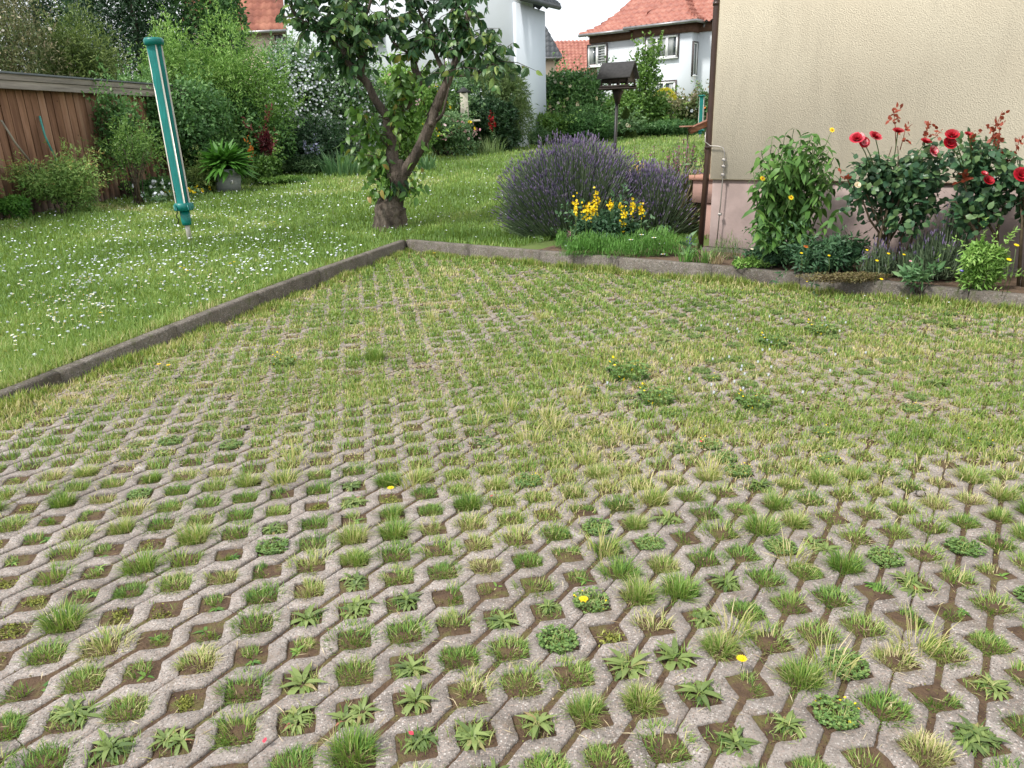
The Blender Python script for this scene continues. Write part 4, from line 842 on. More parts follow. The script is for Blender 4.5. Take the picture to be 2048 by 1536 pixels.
L4 = limb([A(776, 235, .05), A(797, 222, .1), A(818, 203, .15), A(834, 175, .15), A(838, 160, .15), A(829, 135, .15), A(827, 108, .15)], [.075, .075, .07, .066, .062, .055, .045])
L5 = limb([A(705, 140), A(702, 105, .1), A(697, 60, .1), A(690, 0, .2), A(680, -110, .3)], [.04, .035, .03, .024, .01])
L6 = limb([A(722, 145), A(726, 110), A(732, 80, -.1), A(722, 55, -.1), A(742, 0, -.1), A(750, -120, -.1)], [.052, .048, .045, .025, .018, .008])
L7 = limb([A(830, 112, .15), A(848, 85, .2), A(857, 50, .2), A(870, -10, .2), A(880, -120, .3)], [.016, .013, .011, .009, .005])
L8 = limb([A(905, 150, -.15), A(940, 150, -.2), A(968, 140, -.25), A(985, 128, -.25), A(991, 112, -.25), A(985, 70, -.2)], [.024, .02, .017, .014, .011, .006])
L9 = limb([A(895, 160, -.1), A(870, 105, 0), A(858, 60, .1), A(838, 20, .1), A(830, -60, .2)], [.04, .03, .025, .02, .01])
L10 = limb([A(826, 112, .15), A(800, 95, .2), A(780, 75, .25), A(772, 20, .3), A(770, -100, .3)], [.02, .018, .015, .012, .006])
L11 = limb([A(925, 85, -.12), A(908, 40, -.1), A(905, -10, 0), A(915, -100, 0)], [.03, .024, .018, .01])
L12 = limb([A(868, 245, -.12), A(885, 228, -.2), A(892, 200, -.25), A(898, 175, -.25)], [.03, .022, .015, .008])
m_ = MB(); m_.tube([A(829, 112, .15), A(827, 106, .13)], [.045, .044], 14); M['cut'] = plain('cut_wood', (.5, .25, .12), (.35, .17, .08), 20, .8); m_.obj('cut_end', M['cut'], cherry)
# knot
m_ = MB(); m_.tube([A(862, 248, -.2), A(863, 247, -.235)], [.04, .02], 10, wob=.2); m_.obj('knot', M['bark'], cherry, True)
lp_, ld_, lk_ = [], [], []
tw = MB()
def twigs(path, n, i0, L=(.25, .6), up=.5, nl=(12, 19), dirb=(0, 0, 0), kind=0):
    for _ in range(n):
        i = rng.integers(int(i0*len(path)), len(path)); p = path[i]; d = nrm(rng.normal(size=3)*[1, .8, .6] + np.array([0, 0, up]) + dirb); l = U(*L)
        e = p + d*l + [0, 0, -.06*l]; mid = p + d*l*.55 + [0, 0, .05*l]; tw.tube([p, mid, e], [.007, .005, .002], 5)
        m = rng.integers(*nl); t = U(.1, 1, m)[:, None]; q = (1-t)**2*p + 2*t*(1-t)*mid + t*t*e
        for k in range(m):
            lp_.append(q[k]); ld_.append(nrm(sphere_dirs(1)[0]*[.9, .9, .4] + d*.35 + np.array([0, 0, -.75]))); lk_.append(kind)
for P_, n_, i0 in ((L3, 54, .4), (L5, 36, .35), (L6, 32, .35), (L2, 30, .6), (L7, 16, .3), (L9, 18, .4), (L10, 16, .4), (L11, 20, .15), (L8, 20, .3), (L4, 6, .7)):
    twigs(P_, n_, i0, kind=0 if P_ is not L4 else 1)
# suckers with young reddish leaves along the left of the trunk
for (x0, y0, x1, y1, n_) in ((786, 395, 770, 330, 7), (778, 330, 730, 300, 8), (780, 300, 715, 225, 9), (775, 280, 700, 250, 7), (785, 350, 745, 330, 7), (775, 240, 690, 215, 5), (800, 300, 790, 220, 6), (812, 220, 800, 150, 8), (790, 240, 800, 180, 7), (805, 200, 795, 120, 7), (850, 235, 880, 205, 3), (808, 350, 845, 345, 3), (775, 320, 700, 310, 6), (780, 360, 735, 365, 5), (778, 270, 695, 275, 6), (790, 370, 780, 310, 4), (850, 275, 858, 300, 3), (800, 385, 845, 375, 4), (780, 390, 745, 385, 4), (812, 205, 825, 150, 6), (850, 215, 838, 170, 4)):
    p0, p1 = A(x0, y0, -.05), A(x1, y1, U(-.35, .1)); tw.tube([p0, (p0+p1)/2+[0, 0, .03], p1], [.008, .006, .003], 5)
    for _ in range(int(n_*4.8)):
        t = U(.15, 1.1); q = p0*(1-t)+p1*t + rng.normal(size=3)*.05; lp_.append(q); ld_.append(nrm(sphere_dirs(1)[0]*[1, .9, .4]+[0, 0, -.7])); lk_.append(1)
for _ in range(64):   # skirt round the trunk foot
    a = U(0, 6.283); q = A(788, U(385, 355)) + np.array([math.cos(a)*.13, math.sin(a)*.13, 0]); lp_.append(q); ld_.append(nrm([math.cos(a)*.7, math.sin(a)*.7, -.8])); lk_.append(0)
tw.obj('twigs', M['bark'], cherry, True, kind='stuff')
lp_, ld_, lk_ = np.array(lp_), np.array(ld_), np.array(lk_); print('cherry leaves', len(lp_))
LC = T_leaf(.48, .07, .22); CM = []
for mt_ in ('cherry', 'young'):
    m_ = MB(); m_.add(LC[0], LC[1], .53); CM.append(m_.mesh('leaf', M[mt_]))
wv = (lp_-CAM)@FW; vis = (np.abs((lp_-CAM)@RT/wv*FPX) < 900) & (((lp_-CAM)@UP/wv*FPX) < 765); order = np.argsort(np.where(vis, lp_[:, 1], 99))
for k in order[:300]: place_leafobj(CM[lk_[k]], 'leaf', lp_[k], ld_[k], nrm(sphere_dirs(1, .8)[0]+[0, -.4, 0]), U(.095, .155), cherry, tb)
rest = order[300:]; m_ = MB()
for kd in (0, 1):
    s_ = rest[lk_[rest] == kd]; put_leaves(m_, LC, lp_[s_], ld_[s_], nrm(sphere_dirs(len(s_), .8)+[0, -.4, 0]), U(.095, .155, len(s_)), np.clip(rng.normal(.52, .25, len(s_)), 0, 1), kd)
m_.obj('leaves', [M['cherry'], M['young']], cherry, kind='stuff')

# ------------------------------------------------------------------ lavender and its neighbours
def lavender(label, px, Y, rad, h, n, sp=1., leaf='lavgreen', wp=1., yr=.75, name='lavender_bush', edge=1.05):
    b2 = fx(px, Y); o = thing(name, label, 'lavender', b2); 
    d = sphere_dirs(n*2, .35); d = d[d[:, 2] > -.02][:n]; n = len(d)
    R = np.array([rad, rad*yr, h]); lump = 1 + .42*(vnoise(d[:, 0]*3+d[:, 2]*2, d[:, 1]*3+d[:, 2], 1.3, 4)-.5)
    tip = b2 + d*R*(U(.78, edge, n)*lump)[:, None] + np.stack([0*d[:, 0], 0*d[:, 0], .03 + .16*h*(1-d[:, 2])*U(.3, 1, n)], 1); root = b2 + d*R*[.3, .3, .05] + np.array([0, 0, .02]); mid = root*.42 + tip*.58 + np.stack([d[:, 0]*.05, d[:, 1]*.05, -.06*h*(1-d[:, 2])], 1)
    W_ = .0035*wp; side = nrm(np.cross(tip-mid, sphere_dirs(n)))*W_
    V = np.stack([mid-side, mid+side, tip+side*.6, tip-side*.6], 1).reshape(-1, 3); i = (np.arange(n)*4)[:, None]
    m_ = MB(); m_.add(V, [i+np.array([[0, 1, 2, 3]])], np.repeat(U(.2, .9, n), 4))
    k = n*4; j = rng.integers(0, n, k); t = U(.05, .8, k)[:, None]; p = root[j]*(1-t) + (mid[j]*(1-t)+tip[j]*t)*t + rng.normal(size=(k, 3))*.02
    put_leaves(m_, DIAN, p, nrm((tip-root)[j] + sphere_dirs(k)*.5*np.linalg.norm((tip-root)[j], axis=1)[:, None]), sphere_dirs(k), .06*wp*U(.6, 1.2, k), np.clip(U(.1, .9, k), 0, 1)); m_.obj('foliage', M[leaf], o, kind='stuff')
    dirt = nrm(tip-mid); s_ = U(0, 1, n) < sp*(.35+.9*d[:, 2]); ns = int(s_.sum()); X, Yv, Z = frames(dirt[s_], sphere_dirs(ns)); L = U(.03, .055, ns)*wp
    m_ = MB(); m_.scatter(SPIKE, tip[s_], X, Yv, Z, np.stack([L*.13, L, L*.13], 1), np.clip(U(0, 1, ns), 0, 1)); m_.obj('flower_spikes', M['lavender'], o, kind='stuff'); return o
lavender('large purple lavender mound between the cherry and the house', 1150, 9.15, .95, 1.0, 8500, .85)
lavender('second lavender mound spreading against the brown downpipe', 1300, 8.95, .62, .72, 4600, .7)
m_ = MB(); c = fx(1345, 8.75)
# woody splayed stems on the right of the lavender
o = thing('lavender_bush', 'old lavender with splayed bare stems beside the downpipe foot', 'lavender', c); n_ = 420; a = U(-.9, 1.2, n_); r = U(.2, .42, n_); e = c + np.stack([np.cos(a)*r, np.sin(a)*r*.4-.05, U(.15, .72, n_)], 1)
W_ = nrm(np.cross(e-c, sphere_dirs(n_)))*.004; V = np.stack([c-W_*0+rng.normal(size=(n_, 3))*.03, c+W_+[0, 0, .02]+rng.normal(size=(n_, 3))*.01, e+W_, e-W_], 1).reshape(-1, 3); m_.add(V, [(np.arange(n_)*4)[:, None]+np.array([[0, 1, 2, 3]])], np.repeat(U(0, 1, n_), 4))
put_leaves(m_, DIAN, e+rng.normal(size=(n_, 3))*.02, nrm(e-c), sphere_dirs(n_), .07, U(.3, 1, n_)); m_.obj('foliage', M['spirea'], o, kind='stuff')
X, Yv, Z = frames(nrm(e-c)[:200], sphere_dirs(200)); m_ = MB(); m_.scatter(SPIKE, e[:200], X, Yv, Z, np.array([[.008, .05, .008]]*200), U(0, 1, 200)); m_.obj('flower_spikes', M['lavender'], o, kind='stuff')
# loosestrife
b2 = fx(1217, 7.95); o, _, c, R = shrub('loosestrife', 'yellow flowering loosestrife in front of the lavender mound', 'flowers', 1217, 8.0, 62, 428, 3600, .05, 'peony', DIA, depth=.6, lumps=18, sprigs=40)
for (x, y, w, h) in ((1152, 413, 5, 20), (1172, 424, 9, 20), (1192, 405, 9, 22), (1184, 418, 8, 14), (1222, 411, 6, 8), (1240, 413, 4, 6), (1248, 430, 6, 24), (1265, 415, 5, 16), (1283, 421, 6, 12)):
    p = at(x, y, 7.85+U(-.1, .1)); k = int(22+w*3); q = p + rng.normal(size=(k, 3))*[w*.0026, .02, h*.0026]; m_ = MB(); X, Yv, Z = frames(sphere_dirs(k), nrm(sphere_dirs(k)+[0, -.8, .4])); m_.scatter(DISC5, q, X, Yv, Z, .013*U(.7, 1.2, k), U(0, 1, k)); m_.tube([p-[0, 0, .3], p], .004, 4, mi=1, rnd=.5); m_.obj('flower_spike', [M['yellow'], M['stem']], o)
def feathery(label, px, Y, rx, ry, h, n, mat='cosmos', name='cosmos_plant', cat='plant', L=.07, W_=.0045):
    b2 = fx(px, Y); o = thing(name, label, cat, b2); lumps = 14; lc = np.stack([U(-1, 1, lumps)*rx, U(-1, 1, lumps)*ry, 0*U(0, 1, lumps)], 1); lh = h*U(.5, 1, lumps); k = rng.integers(0, lumps, n)
    d = sphere_dirs(n, .4); d[:, 2] = np.abs(d[:, 2]); p = b2 + lc[k] + d*np.stack([rx*.45+0*lh[k], ry*.5+0*lh[k], lh[k]], 1)*(U(.35, 1, n)**.5)[:, None]
    m_ = MB(); blades(m_, p, L*U(.5, 1.1, n), W_*U(.7, 1.2, n), U(.2, .95, n), np.clip(.3+.5*(p[:, 2]-b2[2])/h+U(-.3, .3, n), 0, 1)); m_.obj('foliage', M[mat], o, kind='stuff'); return o
feathery('feathery bright green cosmos carpet along the kerb below the lavender', 1265, 7.45, .5, .16, .27, 6500)
feathery('feathery cosmos seedlings by the kerb left of the yellow flowers', 1140, 8.1, .16, .1, .2, 1200)
feathery('small feathery plant at the foot of the pink plinth', 1470, 7.05, .14, .06, .26, 500, 'maple', W_=.003)
for (x, y) in ((1262, 480), (1283, 470), (1308, 476), (1326, 509)):
    p = at(x, y, 7.3); o = thing('cosmos_flower', {1262: 'white cosmos flower lowest left above the feathery leaves', 1283: 'white cosmos flower highest above the feathery leaves', 1308: 'small white cosmos flower furthest back over the feathery leaves', 1326: 'white cosmos flower nearest the kerb'}[x], 'flower', p)
    X = nrm(np.array([1, .1, 0.])); m_ = MB(); a = np.arange(8)*math.pi/4; d = np.stack([np.cos(a), np.sin(a)*.8, .3+0*a], 1); put_leaves(m_, T_leaf(.6, .0, .1), np.repeat([p], 8, 0), d, np.repeat([[0, -.3, 1.]], 8, 0), .026, .6); m_.obj('petals', M['white'], o)
    m_ = MB(); m_.tube([p-[0, 0, .2], p], .002, 4); m_.obj('stem', M['stem'], o); m_ = MB(); m_.tube([p, p+[0, 0, .008]], .006, 6); m_.obj('flower_centre', M['yellow'], o)
flowerspikes('salvia', 'tall reddish purple salvia spikes behind the lavender right of the feeder pole', fx(1300, 10.6), 34, .85, .55, 'salvia', .028, sp=.42, T=SPIKE)
flowerspikes('salvia', 'faded pink salvia spikes beside the thin baluster', fx(1372, 11.2), 30, .95, .3, 'salvia', .03, sp=.4)
flowerspikes('salvia', 'dark salvia spikes poking from the kerb below the lavender mound', fx(1152, 7.95), 8, .22, .12, 'salvia', .02, sp=.5)
flowerspikes('yellow_border_flower', 'small yellow flowers behind the lavender right shoulder', fx(1290, 9.9), 16, .72, .22, 'yellow', .045, 'cosmos', sp=.2)
flowerspikes('veronica', 'single violet flower spike at the foot of the brown downpipe', fx(1387, 7.25), 3, .24, .04, 'blue', .014, sp=.4)
feathery('green meadow plants behind the lavender', 1300, 10.4, .7, .25, .55, 2600, 'broom', 'border_plant', L=.2, W_=.006)
feathery('green meadow plants beside the terrace wall', 1362, 10.6, .35, .25, .6, 1600, 'broom', 'border_plant', L=.2, W_=.006)
clump('crocus_leaves', 'yellowish strap leaves at the kerb left of the house corner', 'plant', fx(1385, 6.95), 46, .17, .012, 'cosmos', .06)
clump('crocus_leaves', 'fresh green strap leaves at the foot of the lightning conductor', 'plant', fx(1425, 6.9), 60, .17, .012, 'maple', .1)
clump('crocus_leaves', 'half withered strap leaves just right of the fresh ones', 'plant', fx(1447, 6.85), 40, .13, .01, 'straw', .06)

# ------------------------------------------------------------------ tall yellow helianthus by the wall
HM = T_leaf(.38, .05, .35); m_ = MB(); m_.add(HM[0], HM[1], .45); HL_ = m_.mesh('leaf', M['helio'])
hb2 = fx(1578, 6.75); he = thing('false_sunflower', 'tall leafy plant with few orange yellow flowers beside the plinth', 'flowers', hb2); pos, dirs = [], []; m_ = MB()
for k in range(60):
    tx, ty = U(1500, 1680), 0; s = 1-abs((tx-1590)/100)**2*.4; ty = 510 - s*U(165, 262)
    e = at(tx, ty, 6.7+U(-.28, .15)); r0 = hb2 + [U(-.22, .22), U(-.1, .1), 0]; mid = (r0*.55+e*.45)+[0, 0, .05]; m_.tube([r0, mid, e], [.006, .005, .003], 5)
    for t in np.linspace(.18, 1, 14):
        q = (1-t)**2*r0+2*t*(1-t)*mid+t*t*e; a = t*37+k
        for s_ in (0, math.pi): pos.append(q); dirs.append(nrm([math.cos(a+s_), math.sin(a+s_)*.9, U(-.9, .15)-.25*(t < .9)]))
for (x0, y0, x1, y1) in ((1600, 500, 1510, 420), (1590, 500, 1505, 455), (1560, 505, 1520, 480), (1620, 490, 1680, 420)):
    r0, e = at(x0, y0, 6.5), at(x1, y1, 6.35); m_.tube([r0, e], .004, 5)
    for t in np.linspace(.3, 1, 8):
        for s_ in (0, 3.1): pos.append(r0*(1-t)+e*t); dirs.append(nrm([math.cos(t*9+s_), math.sin(t*9+s_), -.4]))
m_.obj('stems', M['stem'], he, True, kind='stuff'); pos, dirs = np.array(pos), np.array(dirs); od = np.argsort(pos[:, 1]+U(0, .25, len(pos)))
for k in od[:300]: place_leafobj(HL_, 'leaf', pos[k], dirs[k], nrm(rng.normal(size=3)*.4+[0, -.3, 1]), U(.08, .14), he, hb2)
m_ = MB(); r_ = od[300:]; put_leaves(m_, HM, pos[r_], dirs[r_], nrm(rng.normal(size=(len(r_), 3))*.4+[0, -.3, 1]), U(.07, .125, len(r_)), U(.1, .9, len(r_))); m_.obj('leaves', M['helio'], he, kind='stuff')
def daisyflower(parent, p, r, mat, cmat, n=9, face=(0, -.5, .8), name='flower', stem=0):
    X, Yv, Z = frames(np.array([[1., .1, 0]]), np.array([face], float)); a = np.arange(n)*2*math.pi/n; d = np.cos(a)[:, None]*X[0] + np.sin(a)[:, None]*Yv[0]; d, nz_ = d + Z[0]*.15, np.repeat(Z, n, 0)
    m_ = MB(); put_leaves(m_, T_leaf(.55, 0, .1), np.repeat([p], n, 0), d, nz_, r, U(.3, .9, n)); m_.tube([p, np.asarray(p)+Z[0]*r*.2], r*.3, 8, mi=1); return m_.obj(name, [M[mat], M[cmat]], parent)
for (x, y) in ((1664, 260), (1525, 357), (1582, 395)): m_ = MB(); q_ = at(x, y, 6.45); m_.tube([q_, q_+[-.05, .12, -.3]], .003, 4); m_.obj('flower_stem', M['stem'], he); daisyflower(he, at(x, y, 6.45), .026, 'yellow', 'orange', face=(U(-.4, .4), -.8, .5))
# ------------------------------------------------------------------ roses
RM = T_leaf(.68, .04, .12); m_ = MB(); m_.add(RM[0], RM[1], .45); RL = m_.mesh('leaf', M['rosepart']); m_ = MB(); m_.add(RM[0], RM[1], .45); RY = m_.mesh('young_leaf', M['roseyoung'])
def rosebloom(parent, p, r, mat='red', mat2='red', face=(0, -.5, .8), rows=4):
    b3 = MB(); Z = nrm(np.array(face, float)); X = nrm(np.cross(Z, (0, 1, .3))); Yv = np.cross(Z, X)
    for row in range(rows):
        n_ = (5, 6, 7, 8)[row] if row < 4 else 8; rr = r*(.25, .5, .78, 1.)[row]; tilt = (1.4, 1.15, .85, .5)[row]
        for k in range(n_):
            a = 2*math.pi*(k+.5*row)/n_+U(-.1, .1); rad = X*math.cos(a)+Yv*math.sin(a); d = rad*math.cos(tilt)+Z*math.sin(tilt); side = -X*math.sin(a)+Yv*math.cos(a); w = rr*1.0; base = np.asarray(p)+rad*rr*.12-Z*r*.25*(row/3)
            V = [base-side*w*.25, base+side*w*.25, base+d*rr*.6+side*w*.58, base+d*rr*1.0+side*w*.3+rad*rr*.08, base+d*rr*1.0-side*w*.3+rad*rr*.08, base+d*rr*.6-side*w*.58, base+d*rr*.62+rad*rr*-.06+Z*-.0]
            b3.add(V, [[(0, 1, 2, 6), (0, 6, 5, 5)][:1], [(0, 6, 5), (6, 2, 3), (6, 3, 4), (6, 4, 5)]], U(.2, .9), 1 if (row == 3 and mat2 != mat) else 0)
    b3.obj('rose_bloom', [M[mat], M[mat2]], parent)
def rosebush(label, px, Y, crown, n, base_px, stems_px, blooms, young, Rpx, npart=300):
    b2 = fx(base_px, Y); o = thing('rose_bush', label, 'rose bush', b2); m_ = MB(); sc = Y/FPX
    c = at(crown[0], crown[1], Y); R = np.array([Rpx[0]*sc*1.02, .3, Rpx[1]*sc])
    for s_ in stems_px:
        pp = [at(x, y, Y+U(-.06, .06)) for x, y in s_]; pp[0][2] = b2[2]-.03; m_.tube(pp, np.linspace(.014, .006, len(pp)), 7, wob=.1)
    for _ in range(10):
        e = c + nrm(rng.normal(size=3))*R*.75; m_.tube([c-[0, 0, R[2]*.95], (c+e)/2+rng.normal(size=3)*.04, e], [.008, .006, .003], 5)
    m_.obj('stems', M['twig'], o, True)
    lumps = 16; d = sphere_dirs(lumps, .2); lc = d*U(.3, .75, lumps)[:, None]; lr = U(.28, .48, lumps); k = rng.integers(0, lumps, n); dd = sphere_dirs(n, .3); pos = c + (lc[k]+dd*(lr[k]*U(.6, 1.1, n))[:, None])*R
    out_ = nrm(dd+[0, -.25, .2]); nn = nrm(out_*.9+sphere_dirs(n)*.55+[0, -.2, .5]); dv = nrm(sphere_dirs(n)*.8+out_*.4-[0, 0, .35]); od = np.argsort(pos[:, 1]+U(0, .12, n))
    for q in od[:npart]: place_leafobj(RL, 'leaf', pos[q], dv[q], nn[q], U(.048, .08), o, b2)
    r_ = od[npart:]; m_ = MB(); put_leaves(m_, RM, pos[r_], dv[r_], nn[r_], U(.046, .075, len(r_)), np.clip(.4+U(-.3, .3, len(r_))+.12*dd[r_, 2], 0, .9)); m_.obj('leaves', M['rose'], o, kind='stuff')
    m_ = MB()
    for (x0, y0, x1, y1, nn_) in young:
        a_, e = at(x0, y0, Y-.03), at(x1, y1, Y-.05); m_.tube([a_, (a_+e)/2+rng.normal(size=3)*.012, e], [.004, .003, .002], 5)
        for q in range(nn_):
            t = U(.35, 1.05); dvv = nrm(sphere_dirs(1)[0]+[0, -.2, .1]); p_ = a_*(1-t)+e*t
            for s_ in range(3): place_leafobj(RY, 'young_leaf', p_+dvv*.025*s_, nrm(dvv+sphere_dirs(1)[0]*.7), nrm(sphere_dirs(1)[0]+[0, -.4, .6]), U(.03, .045), o, b2)
    m_.obj('young_stems', M['roseyoung'], o, True)
    for (x, y, r, mat, mat2, face) in blooms: rosebloom(o, at(x, y, Y-.22), r*sc*.72, mat, mat2, face); mm = MB(); p_ = at(x, y, Y-.22); q_ = c + (p_-c)*[.55, .4, .45]; mm.tube([p_, (p_+q_)/2+[0, 0, .015], q_], .004, 5); mm.obj('flower_stem', M['stem'], o)
rosebush('dense dark leaved rose bush with red and white blooms right of the tall sunflowers', 1790, 6.15, (1788, 382), 2000, 1765,
    [[(1758, 512), (1758, 465), (1740, 440), (1725, 400)], [(1757, 512), (1762, 465), (1775, 420)], [(1775, 512), (1780, 460), (1790, 420)], [(1790, 515), (1805, 470), (1815, 420)], [(1800, 512), (1830, 460), (1850, 410)]],
    [(1714, 277, 17, 'red', 'redwhite', (-.3, -.6, .7)), (1728, 285, 13, 'redwhite', 'red', (0, -.9, .3)), (1750, 273, 16, 'red', 'redwhite', (.2, -.6, .8)), (1796, 262, 13, 'red', 'red', (0, -.4, .9)), (1852, 283, 13, 'red', 'red', (.1, -.4, .9)), (1867, 303, 14, 'redwhite', 'redwhite', (.3, -.8, .4)), (1715, 370, 8, 'cream', 'cream', (0, -.8, .5))],
    [(1792, 290, 1788, 222, 9), (1800, 300, 1812, 250, 5), (1845, 290, 1862, 242, 5), (1700, 370, 1680, 352, 3), (1860, 280, 1880, 262, 4)], (113, 112))
rosebush('looser rose bush with two stacked red blooms against the cream wall', 1960, 5.8, (1968, 372), 1300, 1985,
    [[(1985, 520), (1990, 470), (1960, 420), (1950, 380)], [(2000, 520), (1995, 460), (2010, 400)], [(1975, 520), (1950, 460), (1925, 420)]],
    [(1904, 270, 16, 'red', 'red', (-.2, -.6, .7)), (1899, 287, 16, 'red', 'red', (0, -.8, .5)), (1977, 361, 13, 'red', 'red', (0, -.7, .6)), (1969, 347, 8, 'redwhite', 'red', (0, -.6, .8)), (1936, 268, 8, 'red', 'red', (0, -.5, .8))],
    [(1975, 300, 2005, 222, 9), (1990, 320, 1998, 245, 7), (2020, 330, 2040, 275, 6), (1945, 300, 1940, 262, 4), (1905, 370, 1930, 358, 5), (2005, 330, 2012, 300, 5)], (92, 100), 300)
rosebush('rose bush with one large red bloom cut off by the right edge', 2055, 5.65, (2062, 385), 800, 2055,
    [[(2052, 500), (2045, 440), (2040, 400)], [(2060, 500), (2065, 440)]], [(2042, 350, 19, 'red', 'red', (-.1, -.8, .5))], [(2060, 320, 2062, 280, 4)], (60, 70), 200)
# ------------------------------------------------------------------ low bed plants along the right-hand kerb
shrub('peony_plant', 'dark green low lance leaved plant under the dense rose bush', 'plant', 1690, 6.3, 80, 482, 3200, .055, 'peony', LEAFN, depth=.35, lumps=16, sprigs=30)
shrub('chrysanthemum_plant', 'low dark green plant below the tall sunflowers at the kerb', 'plant', 1565, 6.55, 55, 496, 2200, .04, 'peony', LEAFN, depth=.4, lumps=12, sprigs=20)
lavender('wispy grey green lavender between the two rose bushes', 1900, 5.95, .27, .34, 1100, .12, 'lavgreen', .8, .5)
lavender('small lavender with pale flowers under the looser rose bush', 1940, 5.95, .2, .55, 330, .5, 'lavgreen', .7, .5)
lavender('wispy young lavender just left of the dense rose bush foot', 1795, 6.05, .16, .26, 300, .3, 'lavgreen', .7, .5)
shrub('tagetes_plant', 'bushy green plant with yellow flowers at the right edge', 'plant', 2020, 5.5, 46, 490, 3000, .04, 'privet', LEAFN, depth=.5, lumps=16, sprigs=20)
shrub('zinnia_plant', 'bright green pointed leaf plant in the bed right of the wispy lavender', 'plant', 1880, 5.66, 34, 530, 110, .075, 'iris', T_leaf(.3, .05, .25), depth=.5, lumps=7, sprigs=0)
shrub('sedum_mat', 'brownish succulent mat spilling over the kerb', 'groundcover', 1730, 5.93, 85, 545, 4200, .015, 'sedum', DIA, depth=.3, lumps=20, sprigs=0)
shrub('groundcover_mat', 'small leaved green mat beside the kerb below the tall sunflowers', 'groundcover', 1530, 6.55, 34, 515, 1200, .025, 'privet', DIA, depth=.5, lumps=12, sprigs=0)
fl = [(1612, 493, 6.17, .024, 'orange', 'red', 'orange and red blanket flower above the low dark plant'), (1603, 506, 6.12, .014, 'yellow', 'yellow', 'small yellow flower just below the blanket flower'), (1658, 511, 5.97, .013, 'yellow', 'yellow', 'yellow button flower on a tall stem left of the rose stems'), (1734, 500, 5.92, .013, 'yellow', 'yellow', 'topmost yellow button flower before the rose stems'), (1754, 521, 5.77, .015, 'yellow', 'yellow', 'yellow button flower below the dense rose bush stems'), (1777, 507, 5.82, .014, 'yellow', 'yellow', 'yellow button flower in the middle of three below the roses'), (1808, 509, 5.82, .013, 'yellow', 'yellow', 'rightmost yellow button flower of the row below the roses'), (1763, 558, 5.52, .015, 'yellow', 'yellow', 'yellow flower hanging over the kerb edge'), (1614, 563, 5.97, .008, 'yellow', 'yellow', 'tiny yellow flower in front of the kerb face'), (1821, 522, 5.67, .013, 'pink', 'redwhite', 'small pink flower right of the yellow button flowers'), (1524, 496, 6.42, .014, 'red', 'red', 'small dark red flower at the foot of the tall sunflowers'), (2033, 490, 5.32, .02, 'yellow', 'yellow', 'upper yellow flower at the right edge'), (2018, 519, 5.27, .02, 'yellow', 'yellow', 'lower yellow flower at the right edge'), (1923, 541, 5.42, .016, 'blue', 'lightblue', 'violet blue flower in the bed below the looser rose bush'), (1504, 498, 6.47, .016, 'cream', 'cream', 'cream bud flower at the left foot of the tall sunflowers')]
for (x, y, Y, r, a_, c_, lab) in fl:
    p = at(x, y, Y); o = thing('garden_flower', lab, 'flower', p); daisyflower(o, p, r, a_, c_, 10, (U(-.2, .2), -.4, .9), 'petals'); m_ = MB(); g0 = np.array([p[0]+.03, Y+.05, min(LZ(Y), p[2]-.02)]); m_.tube([g0, (g0+p)/2+[.01, 0, 0], p], .0025, 4); m_.obj('stem', M['stem'], o)

